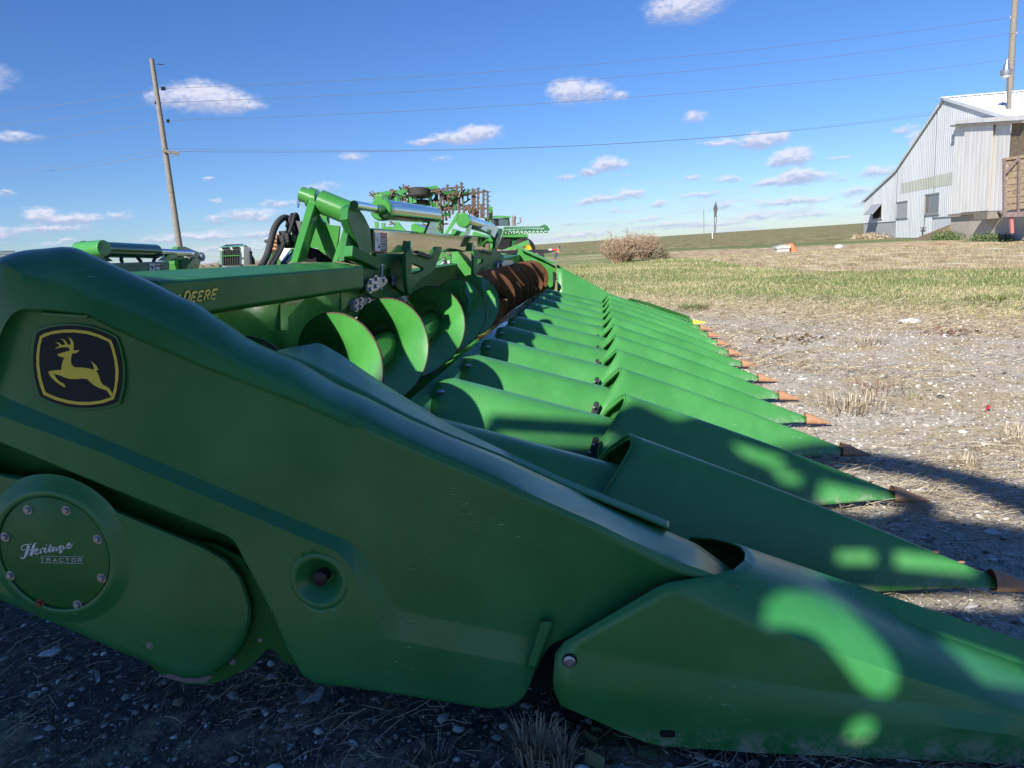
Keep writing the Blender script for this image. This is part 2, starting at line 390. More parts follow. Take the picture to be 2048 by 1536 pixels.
bp_ = k.bump(hgt, .6, .012); k.l(k.mr(dd, 3, 10, .6, .04), bp_.inputs['Strength']); k.b.inputs['Specular IOR Level'].default_value = .15
# one sheet: fine near, coarse far, gently uneven
ys = np.concatenate([np.linspace(-12, 0, 13)[:-1], np.linspace(0, 16, 110)[:-1], np.linspace(16, 90, 90)[:-1], np.array([90, 110, 140, 190, 260, 400, 700, 1200, 2200, 4200])])
xs = np.concatenate([-np.geomspace(12, 4200, 14)[::-1], np.linspace(-11.5, 14, 100), np.linspace(14, 60, 30)[1:], np.geomspace(70, 4200, 12)])
XX, YY = np.meshgrid(xs, ys)
def gz(x, y):
    d = GN[0] * x + GN[1] * y
    w = np.clip((d - 3.5) / 5, 0, 1) * np.clip((60 - d) / 30, 0, 1)
    z = .022 * np.sin(x * 1.3 + 1.1 * np.sin(y * .7)) * np.sin(y * 1.1 + .6 * x) + .05 * np.sin(x * .31 + 2) * np.sin(y * .27)
    return z * w
ZZ = gz(XX, YY)
nv = list(zip(XX.ravel(), YY.ravel(), ZZ.ravel())); nx = len(xs)
gf = [(j*nx+i, j*nx+i+1, (j+1)*nx+i+1, (j+1)*nx+i) for j in range(len(ys)-1) for i in range(nx-1)]
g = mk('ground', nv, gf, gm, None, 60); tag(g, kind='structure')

def soup(name, tris_v, nper, faces, mats, midx, label=None, cat=None, kind='stuff', smooth=False):
    V_ = tris_v.reshape(-1, 3); n = len(V_) // nper
    me = bpy.data.meshes.new(name)
    fl = np.array(faces); F = (fl[None] + (np.arange(n) * nper)[:, None, None]).reshape(-1, fl.shape[1])
    me.vertices.add(len(V_)); me.vertices.foreach_set('co', V_.ravel().astype(np.float32))
    me.loops.add(F.size); me.loops.foreach_set('vertex_index', F.ravel().astype(np.int32))
    me.polygons.add(len(F)); me.polygons.foreach_set('loop_start', (np.arange(len(F)) * fl.shape[1]).astype(np.int32))
    me.polygons.foreach_set('loop_total', np.full(len(F), fl.shape[1], np.int32))
    for m in mats: me.materials.append(m)
    me.polygons.foreach_set('material_index', np.repeat(midx, len(fl)).astype(np.int32))
    me.update(); me.validate()
    o = bpy.data.objects.new(name, me); COL.objects.link(o); tag(o, label, cat, None, kind); return o
def view_pts(n, r0, r1, a0=-50, a1=38, pw=1.0):
    u = rng.random(n); r = (r0**pw + u * (r1**pw - r0**pw))**(1/pw); a = np.radians(rng.uniform(a0, a1, n)); return r * np.sin(a), r * np.cos(a), r
def flat(n, c, rough=.85): return mat(n, c, rough)
# stones
sx, sy, sr = view_pts(60000, 1.4, 15, -52, 40, .55)
keep = (GN[0]*sx + GN[1]*sy) < 10.5; sx, sy, sr = sx[keep], sy[keep], sr[keep]
n = len(sx); sz = rng.lognormal(-5.55, .5, n); sz = np.clip(sz * (1 + .05 * sr), .003, .03)
oc = np.array([(1,0,0),(-1,0,0),(0,1,0),(0,-1,0),(0,0,1),(0,0,-1),(.6,.6,.6),(-.6,.6,.6),(-.6,-.6,.6),(.6,-.6,.6)])
of = [(4,6,7),(4,7,8),(4,8,9),(4,9,6),(6,0,2),(6,2,7),(7,2,1),(7,1,8),(8,1,3),(8,3,9),(9,3,0),(9,0,6),(0,5,2),(2,5,1),(1,5,3),(3,5,0)]
vv = oc[None] * (1 + .35 * rng.standard_normal((n, 10, 1))) * sz[:, None, None] * np.stack([rng.uniform(.7, 1.5, n), rng.uniform(.7, 1.3, n), rng.uniform(.4, .8, n)], -1)[:, None, :]
ang = rng.uniform(0, 6.28, n); ca, sa = np.cos(ang)[:, None], np.sin(ang)[:, None]
vv = np.stack([vv[..., 0]*ca - vv[..., 1]*sa + sx[:, None], vv[..., 0]*sa + vv[..., 1]*ca + sy[:, None], vv[..., 2] + (gz(sx, sy) + sz*.25)[:, None]], -1)
SM = [flat('limestone_light', (.68, .66, .61)), flat('limestone_grey', (.34, .33, .31)), flat('stone_brown', (.22, .18, .14)), flat('stone_dark', (.12, .11, .10))]
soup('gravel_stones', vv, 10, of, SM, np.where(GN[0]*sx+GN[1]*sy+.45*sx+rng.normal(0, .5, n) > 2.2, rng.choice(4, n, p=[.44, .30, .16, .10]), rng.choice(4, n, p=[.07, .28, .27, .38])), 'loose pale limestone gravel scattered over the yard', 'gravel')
x, y, r = view_pts(1500, 1.6, 14, -52, 40, .6); q = dval(x, y) < 10.5; x, y = x[q], y[q]; n = len(x); sz = rng.uniform(.008, .019, n)
vv = oc[None] * (1 + .25 * rng.standard_normal((n, 10, 1))) * sz[:, None, None] * np.stack([rng.uniform(.8, 1.5, n), rng.uniform(.7, 1.2, n), rng.uniform(.4, .7, n)], -1)[:, None, :]
vv = vv + np.stack([x, y, gz(x, y) + sz*.2], -1)[:, None, :]
soup('coarse_stones', vv, 10, of, SM, rng.choice(4, n, p=[.4, .35, .15, .1]), 'larger limestone pieces mixed through the gravel', 'gravel')
# straw and dry stems lying about
def straws(n, xy, lmin, lmax, w, lift, name, label, mats, p):
    x, y = xy; n = len(x); a = rng.uniform(0, 6.28, n) + .0; l = rng.uniform(lmin, lmax, n); z0 = gz(x, y) + rng.uniform(.002, .03, n) * lift
    dx, dy_ = np.cos(a)*l/2, np.sin(a)*l/2; z1 = z0 + rng.uniform(-.006, .05, n) * lift * (l / lmax)
    bend = rng.normal(0, .12, n) * l; mxx, my = x - np.sin(a)*bend, y + np.cos(a)*bend; mz = (z0+z1)/2 + rng.uniform(0, .012, n)*lift
    wx, wy = -np.sin(a)*w, np.cos(a)*w
    A = np.stack([np.stack([x-dx, y-dy_, z0], -1), np.stack([x-dx+wx, y-dy_+wy, z0+w], -1), np.stack([mxx+wx, my+wy, mz+w], -1), np.stack([mxx, my, mz], -1), np.stack([x+dx+wx, y+dy_+wy, z1+w], -1), np.stack([x+dx, y+dy_, z1], -1)], 1)
    return soup(name, A, 6, [(0, 3, 2, 1), (3, 5, 4, 2)], mats, rng.choice(len(mats), n, p=p), label, 'straw')
STM = [flat('straw_pale', (.50, .42, .30)), flat('straw_tan', (.33, .26, .17)), flat('straw_brown', (.17, .12, .08)), flat('straw_grey', (.26, .24, .21))]
x, y, r = view_pts(26000, 1.4, 9, -52, 40, .5)
cl = np.sin(x*2.1+.5)*np.sin(y*1.7) + .5*np.sin(x*5+y*3) + rng.normal(0, .45, len(x)); q = cl > -.1
straws(0, (x[q], y[q]), .025, .12, .0013, 1.0, 'straw_litter', 'dry straw stems littering the gravel around the header', STM, [.34, .3, .16, .2])
x = rng.uniform(.7, 3.2, 9000); y = rng.uniform(1.5, 4.6, 9000); q = (np.sin(x*3.1)*np.sin(y*2.7+1) + rng.normal(0, .5, 9000)) > -.1
straws(0, (x[q], y[q]), .04, .17, .0017, 1.3, 'straw_litter', 'thick mat of pale straw on the gravel beside the nearest cone tips', STM, [.5, .3, .12, .08])
x, y, r = view_pts(26000, 7, 18, -10, 40, 1.0); d_ = GN[0]*x+GN[1]*y
cl = np.sin(x*1.1+.5)*np.sin(y*.9) + .5*np.sin(x*3+y*2) + rng.normal(0, .4, len(x)); q = ((cl > .25) & (d_ < 11.5)) | ((d_ > 8.8) & (d_ < 12.5))
straws(0, (x[q], y[q]), .05, .16, .0035, 1.6, 'dead_grass', 'matted dead grass along the edge of the gravel', STM, [.36, .32, .26, .06])
# lawn blades
x, y, r = view_pts(190000, 10.5, 44, -12, 40, .7); d_ = GN[0]*x + GN[1]*y
inb = (x + .06*y - 7.6 > 0) & (d_ > 19.5)
jit = rng.normal(0, 1.0, len(x)) + .8*np.sin(x*2.3+1)*np.sin(y*1.9) + .8*np.sin(x*.9)*np.sin(y*.8+x*.3)
q = (d_ + jit > 11.4) & (~inb | (rng.random(len(x)) < .16)); x, y, r, inb = x[q], y[q], r[q], inb[q]; n = len(x)
h = rng.uniform(.02, .062, n) * (1 + r/45); a = rng.uniform(0, 6.28, n); w = .0028 + r * .00022
lx, ly = rng.normal(0, .5, n) * h, rng.normal(0, .5, n) * h; zz = gz(x, y)
A = np.stack([np.stack([x - np.cos(a)*w, y - np.sin(a)*w, zz], -1), np.stack([x + np.cos(a)*w, y + np.sin(a)*w, zz], -1), np.stack([x+lx, y+ly, zz+h], -1)], 1)
GM = [flat('grass_green', (.13, .19, .05)), flat('grass_light', (.25, .28, .10)), flat('grass_tan', (.48, .40, .24)), flat('grass_dark', (.08, .115, .04))]
tanp = (np.sin(x*.55+1)*np.sin(y*.42) + .6*np.sin(x*1.7+y*1.1) + rng.normal(0, .6, n)) > .34
mi = np.where(tanp | (inb & (rng.random(n) < .93)), rng.choice([2, 2, 1], n), rng.choice([0, 1, 3, 0, 2], n))
soup('lawn_grass', A, 3, [(0, 1, 2)], GM, mi, 'short green and tan grass of the lawn beyond the gravel', 'grass')
def tuft(cx, cy, n, h, spread, mats, p, label, name='grass_tuft', cat='grass tuft', lean=.5, w=.0018, group=None):
    a = rng.uniform(0, 6.28, n); rr = spread * np.sqrt(rng.random(n)); x = cx + rr*np.cos(a)*.5; y = cy + rr*np.sin(a)*.5
    hh = h * rng.uniform(.45, 1.1, n); ln = lean * rng.uniform(.2, 1.3, n); b = a + rng.normal(0, .5, n)
    x1, y1, z1 = x + np.cos(b)*ln*hh*.35, y + np.sin(b)*ln*hh*.35, hh*.6
    x2, y2, z2 = x + np.cos(b)*ln*hh, y + np.sin(b)*ln*hh, hh*(1-.25*ln)
    c, s_ = np.cos(b+1.57)*w, np.sin(b+1.57)*w; z0 = float(gz(np.array(cx), np.array(cy)))
    A = np.stack([np.stack([x-c, y-s_, 0*x+z0], -1), np.stack([x+c, y+s_, 0*x+z0], -1), np.stack([x1+c, y1+s_, z1+z0], -1), np.stack([x1-c, y1-s_, z1+z0], -1), np.stack([x2+c*.3, y2+s_*.3, z2+z0], -1), np.stack([x2-c*.3, y2-s_*.3, z2+z0], -1)], 1)
    o = soup(name, A, 6, [(0, 1, 2, 3), (3, 2, 4, 5)], mats, rng.choice(len(mats), n, p=p), label, cat, None)
    if group: o['group'] = group
    return o
tuft(*PZ(1070, 1520)[:2], 230, .105, .10, STM, [.55, .3, .1, .05], 'pale clipped bunch of dry grass under the gap between panel and nose cone')
tuft(*PZ(1120, 1530)[:2], 150, .085, .08, STM, [.55, .3, .1, .05], 'smaller pale bunch of dry grass touching the bottom edge of the nose cone')
tuft(*PZ(860, 1525)[:2], 70, .05, .12, STM, [.1, .3, .5, .1], 'low brown wispy weed in the shade below the side panel')
tuft(*PZ(1725, 690)[:2], 130, .13, .55, STM, [.5, .3, .1, .1], 'spread of tan grass on the gravel beyond the white stones', w=.003, lean=1.0)
tuft(*PZ(1700, 820)[:2], 170, .12, .55, STM, [.5, .25, .2, .05], 'spiky straw coloured clump on the gravel right of the far cones', w=.003, lean=1.0)
tuft(*PZ(1755, 785)[:2], 110, .07, .5, [STM[2], STM[1], flat('red_weed', (.22, .08, .06))], [.5, .2, .3], 'reddish brown weed patch beside the spiky straw clump', w=.003, lean=1.0)
tuft(*PZ(1935, 932)[:2], 60, .07, .16, STM, [.5, .35, .1, .05], 'little fan of dry grass on the edge of the dark shadow at right', w=.002, lean=1.0)
tuft(*PZ(2035, 880)[:2], 60, .10, .2, STM, [.5, .35, .1, .05], 'straggly dry stems at the right edge of the gravel', w=.0022, lean=.9)
tuft(*PZ(1990, 600)[:2], 160, .16, .9, [GM[0], GM[1], STM[1]], [.5, .3, .2], 'green grass clump at the ragged lawn edge', w=.006, lean=.9)
tuft(*PZ(1385, 618)[:2], 200, .16, .55, [GM[0], GM[1], GM[3]], [.5, .3, .2], 'dark green grass clump beside the far yellow tip', w=.006, lean=.9)
tuft(*PZ(1820, 800)[:2], 40, .05, .2, [GM[0], STM[1]], [.5, .5], 'tiny green weed among white stones', w=.002, lean=1.1)
# bigger loose things
def rock(px, py, s, label, m=SM[0], name='stone', cat='stone', flatn=.6, group=None):
    c = PZ(px, py); b = MB(); rows = []
    for i in range(6):
        t = math.pi * i / 5; rows.append([(c[0] + s*math.sin(t)*math.cos(a)*(1+.25*random.uniform(-1, 1)), c[1] + s*.8*math.sin(t)*math.sin(a)*(1+.25*random.uniform(-1, 1)), c[2] + s*flatn*(.35 + .6*math.cos(t)*(1+.2*random.uniform(-1, 1)))) for a in [2*math.pi*q/8 for q in range(8)]])
    b.grid(rows, True); o = b.build(name, m, None, 50); tag(o, label, cat, group); return o
rock(1820, 646, .15, 'largest white rock lying in the dead grass', flatn=.45)
rock(1652, 1016, .035, 'white stone just below the second rusty cone tip', flatn=.7)
rock(1960, 1180, .03, 'pale stone in the shade near the right edge')
rock(1604, 762, .055, 'small square white stone near the far cone tips', flatn=.6)
rock(1985, 1068, .035, 'flat pale stone right of the second cone tip')
rock(100, 1308, .04, 'pale chip of stone in the shade under the round cover', flatn=.3)
def scrap(pts, m, label, cat, name, lift=.02):
    b = MB(); Q = [PZ(*p) for p in pts]; Q = [q + np.array([0, 0, .004 + lift * random.random()]) for q in Q]
    b.add(Q, [tuple(range(len(Q)))]); o = b.build(name, m, None, None, solid=.0015); tag(o, label, cat); return o
scrap([(592,1395),(600,1386),(618,1400),(645,1382),(650,1392),(640,1405),(602,1418)], flat('faded_paper', (.34, .36, .38)), 'torn grey scrap of paper in the shade under the side panel', 'paper scrap', 'paper_scrap')
scrap([(193,1358),(200,1352),(201,1374),(194,1372)], flat('bag_scrap', (.5, .54, .58)), 'narrow pale scrap standing in the gravel below the cover flange', 'scrap', 'plastic_scrap', .05)
scrap([(1968,826),(1974,814),(1978,822),(1982,826)], flat('red_plastic', (.62, .04, .05)), 'bright red scrap on the white gravel at far right', 'scrap', 'plastic_scrap', .06)
scrap([(1165,1522),(1260,1536),(1262,1544),(1168,1530)], flat('dry_leaf_blade', (.36, .35, .31)), 'long flat dry corn leaf below the nose cone', 'leaf', 'corn_leaf', .01)
def leafpile(px, py, w, n, m, label, hh=.06):
    c = PZ(px, py); b = MB()
    for i in range(n):
        a = random.uniform(0, 6.28); r = w*math.sqrt(random.random()); s = random.uniform(.03, .08)
        p = Vector((c[0]+r*math.cos(a), c[1]+r*math.sin(a)*.6, random.uniform(.01, hh)))
        u = Vector((random.uniform(-1, 1), random.uniform(-1, 1), random.uniform(-.6, .6))).normalized()*s; v = Vector((random.uniform(-1, 1), random.uniform(-1, 1), random.uniform(-.6, .9))).normalized()*s*.5
        b.add([p, p+u*.5+v, p+u, p+u*.5-v], [(0, 1, 2, 3)])
    o = b.build('weed_clump', m); tag(o, label, 'weed'); return o
leafpile(1585, 688, .42, 55, rusty('dried_weed', (.10, .03, .03), (.16, .12, .05), 12), 'dark red wilted weed clump lying on the white gravel', .10)
leafpile(1900, 668, .35, 35, rusty('dried_weed_dark', (.13, .035, .035), (.2, .14, .1), 12), 'maroon wilted leaves in the dead grass at right', .05)
leafpile(1190, 1500, .13, 22, rusty('green_leaf', (.10, .14, .06), (.18, .2, .1), 12), 'few grey green leaves under the lower edge of the nose cone', .03)
# ------------------------------------------------------------------ the corn header
CH = top('corn_header', 'long green twelve row corn header resting on the gravel, its rusty cone tips pointing right', 'corn header', (0, 6, 0))
ROW = .762; Y1 = 2.766
def Z5(ox, oy, s): return lambda x, y: (ox + x / s, oy + y / s)
def interp(pts):
    xs_, ys_ = zip(*pts); return lambda x: float(np.interp(x, xs_, ys_))
def smoothf(f, r=14): return lambda x: sum(f(x + r * q / 3) for q in (-3, -2, -1, 0, 1, 2, 3)) / 7
# --- near side panel
fA = smoothf(interp([(-150, 760), (-110, 690), (-60, 600), (-30, 560), (0, 529), (12, 515), (32, 505), (60, 499), (88, 497), (126, 493), (152, 495), (188, 511), (261, 544), (311, 567), (356, 591), (396, 608), (434, 635), (472, 659), (498, 678), (542, 699), (600, 723), (669, 766), (741, 798), (813, 835), (886, 867), (1000, 912), (1120, 968), (1200, 1004), (1300, 1047), (1394, 1088), (1461, 1137), (1480, 1150)]), 9)
fC = smoothf(interp([(-150, 1000), (-60, 860), (-30, 760), (0, 668), (18, 632), (41, 617), (100, 619), (176, 626), (220, 649), (293, 681), (410, 731), (600, 803), (687, 842), (800, 890), (1000, 975), (1200, 1062), (1330, 1130), (1430, 1160), (1480, 1175)]), 9)
fBf = interp([(-150, 820), (-60, 640), (-20, 545), (6, 526), (60, 556), (161, 603), (230, 638), (300, 666)])
def fB(x):
    f2 = fC(x) - (fC(x) - fA(x)) * .22; w = min(1, max(0, (x - 200) / 150)); return fBf(x) * (1 - w) + f2 * w
fE = smoothf(interp([(-150, 730), (0, 790), (261, 900), (640, 1059), (690, 1078), (724, 1100), (796, 1226), (1064, 1278), (1110, 1262), (1340, 1176), (1480, 1176)]), 7)
fF = smoothf(interp([(-150, 768), (0, 832), (190, 900), (640, 1090), (668, 1100), (697, 1125), (772, 1274), (1052, 1329), (1100, 1285), (1340, 1182), (1480, 1182)]), 7)
fG = smoothf(interp([(-150, 820), (0, 885), (457, 1074), (469, 1083), (545, 1228), (576, 1300), (606, 1352), (630, 1366), (721, 1377), (892, 1404), (977, 1418), (1022, 1413), (1040, 1402), (1052, 1388), (1063, 1363), (1073, 1332), (1100, 1290), (1131, 1276), (1340, 1188), (1480, 1188)]), 5)
cols = list(np.arange(-150, 600, 7.0)) + list(np.arange(600, 1480, 7.0))
def sm01(t): t = min(1, max(0, t)); return t * t * (3 - 2 * t)
rows = None
for x in cols:
    a, b, c_, e, f, g_ = fA(x), fB(x), fC(x), fE(x), fF(x), fG(x)
    e = max(e, c_ + 8); f = max(f, e + .5); g_ = max(g_, f + .5)
    step = 1 - sm01((x - 560) / 200)
    ya = 1.90 + .07 * sm01((x - 900) / 400); yb = 1.745; yc = 1.738; yd = 1.738 + .030 * step
    yfr = sm01((x - 1000) / 350)                                    # the face bends inwards towards the cone
    WA = PY(x, a, ya); WB = PY(x, b, yb + .05 * yfr); col = []
    for q in range(9):
        ph = math.pi / 2 * q / 8
        p = np.array([WA[0] + (WB[0]-WA[0])*q/8, WA[1] - (WA[1]-WB[1])*math.sin(ph), WA[2] - (WA[2]-WB[2])*(1-math.cos(ph))]); col.append(p)
    for q in (1, 2, 3): col.append(PY(x, b + (c_-b)*q/3, yb + (yc-yb)*q/3 + .05*yfr))
    d = c_ + 7
    col.append(PY(x, c_ + 3, (yc+yd)/2 - .004*step + .05*yfr)); col.append(PY(x, d, yd + .05*yfr))
    for q in range(1, 40): col.append(PY(x, d + (e-d)*q/40, yd + (1.768-yd)*q/40*(.85+.15*step) + .05*yfr + .004*math.sin(q/40*math.pi)))
    ye = yd + (1.768 - yd)*(.85+.15*step); fl = 1 - sm01((x-1045)/40)
    col.append(PY(x, e, ye + .05*yfr)); col.append(PY(x, f, ye + (1.738 - ye)*fl + .05*yfr))
    yg = ye + (1.738 - ye)*fl + .05*yfr
    [col.append(PY(x, f + (g_-f)*q/24, yg)) for q in range(1, 24)]; col.append(PY(x, g_ - 2.5, yg + .001)); col.append(PY(x, g_, yg + .006)); col.append(PY(x, g_ - 1, yg + .03))
    rows = rows or []; rows.append(col)
mb = MB(); mb.grid(rows)
kc = PY(638, 1163, 1.738); kr = .066
def keepf(f):
    return min(math.hypot(mb.v[i][0]-kc[0], mb.v[i][2]-kc[2]) for i in f) > kr * .985
mb.f = [f for f in mb.f if keepf(f)]
panel = mb.build('side_panel', PLASTSH, CH, 32, solid=.006, inward=(0, 1, 0))
# dish with black plug
yk = float(np.min([v[1] for v in mb.v if kr*.98 < math.hypot(v[0]-kc[0], v[2]-kc[2]) < kr*1.15])) - .001
print('yk', yk)
mb = MB(); prof = [(1.24, yk+.0015), (1.19, yk-.0010), (1.02, yk-.0012), (.98, yk), (.85, yk+.013), (.6, yk+.030), (.42, yk+.045), (.36, yk+.049), (.0, yk+.051)]
mb.grid([[(kc[0] + kr*r_*math.cos(a), y_, kc[2] + kr*r_*math.sin(a)) for a in [2*math.pi*i/48 for i in range(48)]] for r_, y_ in prof], True)
dish = mb.build('recess_dish', PLASTSH, CH, 40)
mb = MB(); mb.tube([(kc[0]-.002, yk+.05, kc[2]), (kc[0]-.004, yk+.016, kc[2]), (kc[0]-.004, yk+.012, kc[2])], .02, 24, rad=[.019, .021, .015]); mb.build('plug', BLACK, dish, 40)
mb = MB(); A = [PY(*p, 1.748) for p in [(80, 624), (174, 630), (176, 636), (168, 638), (84, 633)]]; mb.ext(A, (0, .016, 0)); mb.build('grip_ledge', PLASTSH, CH, bevel=.002)
mb = MB(); mb.prism([PY(*p, 1.728) for p in [(1084, 1243), (1100, 1243), (1103, 1250), (1070, 1334), (1056, 1333)]], [PY(*p, 1.765) for p in [(1080, 1240), (1106, 1242), (1110, 1252), (1074, 1340), (1050, 1336)]]); mb.build('edge_rib', PLASTSH, CH, 30, bevel=.003)
# inner top sheet of the end divider
lo = interp([(553, 702), (600, 724), (669, 766), (741, 798), (813, 835), (886, 866), (1000, 909), (1120, 966), (1338, 1055)])
hi = interp([(553, 701), (575, 696), (633, 686), (645, 688), (680, 708), (768, 768), (846, 816), (904, 851), (1000, 897), (1120, 953), (1338, 1042)])
rws = []
for x in np.arange(553, 1339, 5.0):
    w = sm01((x-880)/160); yo = 2.22*(1-w) + 1.995*w; yo = 1.96 + (yo-1.96)*min(1, (x-552)/30+.05)
    a = PY(x, lo(x)+1, 1.955); b = PY(x, hi(x), yo); r_ = [a + (b-a)*q/4 for q in range(5)]
    r_ += [b + np.array([0, .006, -.006]), b + np.array([0, .012, -.05]), b + np.array([0, .05, -.20 if x < 1000 else -.12])]; rws.append(r_)
mb = MB(); mb.grid(rws); mb.build('inner_cover', PLASTN, CH, 35, solid=.004)
# --- emblem on the panel: leaping deer
EZ = Z5(55, 640, 8.535)
def decal(name, polys, y, m, parent, thick=.0006, ax=1):
    cu = bpy.data.curves.new(name, 'CURVE'); cu.dimensions = '2D'; cu.fill_mode = 'BOTH'; cu.extrude = thick
    for pl in polys:
        sp = cu.splines.new('POLY'); sp.points.add(len(pl)-1); sp.use_cyclic_u = True
        for i, p in enumerate(pl):
            w = P(p[0], p[1], ax, y)
            sp.points[i].co = (w[0] if ax == 1 else w[1], w[2], 0, 1)
    t = bpy.data.objects.new('t', cu); COL.objects.link(t); bpy.context.view_layer.update()
    me = bpy.data.meshes.new_from_object(t.evaluated_get(bpy.context.evaluated_depsgraph_get())); bpy.data.objects.remove(t)
    for v in me.vertices:
        a, b, c = v.co; v.co = (a, y + c, b) if ax == 1 else (y + c, a, b)
    me.materials.clear(); me.materials.append(m); o = bpy.data.objects.new(name, me); COL.objects.link(o)
    if parent is not None:
        o.parent = parent
        if parent.type == 'EMPTY': o.matrix_parent_inverse = Matrix.Translation(-Vector(parent.location))
    return o
def chaikin(p, n=2):
    for _ in range(n):
        q = []
        for i in range(len(p)):
            a, b = p[i], p[(i+1) % len(p)]; q += [(a[0]*.75+b[0]*.25, a[1]*.75+b[1]*.25), (a[0]*.25+b[0]*.75, a[1]*.25+b[1]*.75)]
        p = q
    return p
outer = [(165,215),(240,175),(360,135),(500,110),(700,97),(900,108),(1100,145),(1300,215),(1470,300),(1500,345),(1545,470),(1585,640),(1608,800),(1612,950),(1595,1150),(1560,1300),(1530,1400),(1430,1445),(1250,1485),(1050,1502),(850,1500),(650,1470),(450,1410),(240,1315),(215,1290),(165,1140),(125,980),(100,800),(95,650),(110,450),(140,290)]
yo_ = [(215,270),(300,225),(450,185),(650,163),(850,165),(1050,192),(1250,258),(1430,345),(1480,480),(1530,680),(1555,850),(1550,1000),(1520,1200),(1475,1350),(1300,1415),(1100,1445),(900,1450),(700,1425),(480,1365),(275,1275),(220,1130),(180,970),(155,780),(155,600),(175,430)]
yi_ = [(255,305),(400,245),(600,215),(800,212),(1000,235),(1200,290),(1395,375),(1440,500),(1485,690),(1505,860),(1500,1020),(1475,1190),(1450,1255),(1388,1160),(1390,1165),(1345,1195),(1435,1315),(1250,1375),(1050,1400),(850,1395),(650,1360),(480,1310),(310,1235),(260,1080),(220,920),(200,760),(200,600),(215,450)]
yi_ = [(255,305),(400,245),(600,215),(800,212),(1000,235),(1200,290),(1395,375),(1440,500),(1485,690),(1505,860),(1500,1020),(1478,1180),(1450,1262),(1447,1290),(1435,1315),(1250,1375),(1050,1400),(850,1395),(650,1360),(480,1310),(310,1235),(260,1080),(220,920),(200,760),(200,600),(215,450)]
deer = [(468,495),(520,455),(550,440),(535,415),(505,395),(478,378),(525,385),(560,405),(585,430),(645,418),(635,385),(610,350),(572,318),(620,330),(660,370),(690,418),(735,425),(738,380),(722,330),(692,290),(735,312),(770,350),(788,400),(790,450),(783,515),(820,520),(888,512),(860,545),(820,572),(765,565),(750,620),(742,690),(752,755),(785,795),(830,808),(930,810),(1040,825),(1130,852),(1137,815),(1115,750),(1085,700),(1130,735),(1180,785),(1212,850),(1168,870),(1205,920),(1235,1000),(1255,1060),(1285,1100),(1388,1158),(1452,1258),(1455,1300),(1430,1310),(1350,1198),(1240,1165),(1130,1110),(1070,1055),(1020,1008),(930,1000),(830,1008),(720,1005),(650,985),(560,945),(450,922),(490,990),(560,1060),(612,1078),(652,1142),(635,1148),(560,1105),(470,1040),(400,970),(362,905),(358,880),(400,865),(500,855),(580,852),(585,780),(605,700),(632,640),(580,632),(525,612),(512,578),(560,568),(640,545),(722,522),(722,490),(700,470),(640,462),(560,468)]
pad = [((x-860)*1.075+860, (y-800)*1.06+800) for x, y in outer]
emy = 1.7655
mb = MB(); mb.prism([PY(*EZ(*p), emy-.002) for p in pad], [PY(*EZ(*p), emy+.02) for p in pad]); emb = mb.build('emblem_pad', PLASTSH, CH, bevel=.0015)
decal('emblem_field', [[EZ(*p) for p in outer]], emy-.0040, NAVY, emb)
decal('emblem_border', [[EZ(*p) for p in yo_], [EZ(*p) for p in yi_]], emy-.0054, YEL, emb)
decal('emblem_deer', [[EZ(*p) for p in deer]], emy-.0054, YEL, emb)
# --- drive housing and round cover
gy = 1.79
hs_ = [(-150,890),(0,945),(60,955),(200,1005),(413,1093),(457,1120),(484,1152),(498,1188),(505,1215),(503,1245),(494,1272),(482,1298),(467,1316),(445,1335),(423,1350),(395,1357),(365,1356),(330,1343),(295,1325),(237,1303),(120,1250),(0,1198),(-150,1130)]
fl_ = [(-150,965),(0,1010),(430,1090),(500,1125),(545,1200),(552,1250),(538,1296),(500,1335),(440,1364),(410,1370),(372,1369),(325,1352),(295,1327),(120,1252),(0,1200),(-150,1132)]
mb = MB(); n = len(hs_); cx_, cz_ = 300, 1190
ring = lambda k_, y: [PY(cx_+(p[0]-cx_)*k_, cz_+(p[1]-cz_)*k_, y) for p in hs_]
mb.grid([ring(1.0, gy+.12), ring(1.0, gy+.022), ring(.985, gy+.008), ring(.955, gy+.001), ring(.9, gy)], True); mb.add(ring(.9, gy), [tuple(range(n))])
hous = mb.build('drive_housing', PLASTSH, CH, 40)
mb = MB(); mb.ext([PY(*p, gy+.035) for p in fl_], (0, .012, 0)); mb.build('housing_flange', DKGREEN, hous, bevel=.002)
mb = MB(); mb.ext([PY(*p, gy+.033) for p in [(318, 1352), (350, 1346), (385, 1350), (425, 1352), (410, 1366), (372, 1366)]], (0, .012, 0)); mb.build('bare_patch', ZINC, hous)
mb = MB(); mb.ext([PY(*p, 1.87) for p in [(-150,800),(200,900),(460,1050),(560,1260),(540,1300),(430,1300),(100,1100),(-150,1050)]], (0, .03, 0)); mb.build('dark_gap_backing', DKGREEN, CH)  # dark plate added behind the gap above the housing so it reads shaded
cc0 = PY(111, 1105, gy-.01); cr = abs(PY(219, 1105, gy-.01)[0] - cc0[0])
mb = MB(); prof = [(1.38, .012), (1.26, .006), (1.15, -.006), (1.09, -.010), (1.05, -.010), (1.03, -.008), (1.025, .002), (.5, .002), (.0, .002)]
mb.grid([[(cc0[0]+cr*r_*math.cos(a), cc0[1]+y_, cc0[2]+cr*r_*math.sin(a)) for a in [2*math.pi*i/64 for i in range(64)]] for r_, y_ in prof], True); mb.build('cover_boss', PLASTSH, CH, 35)
mb = MB(); mb.grid([[(cc0[0]+cr*r_*math.cos(a), cc0[1]+y_, cc0[2]+cr*r_*math.sin(a)) for a in [2*math.pi*i/64 for i in range(64)]] for r_, y_ in [(1.0, 0), (1.0, -.004), (.985, -.0055), (0, -.0055)]], True)
cov = mb.build('round_cover', COVG, CH, 35); cov['label'] = 'round green access cover with a dealer sticker and eight bolts'
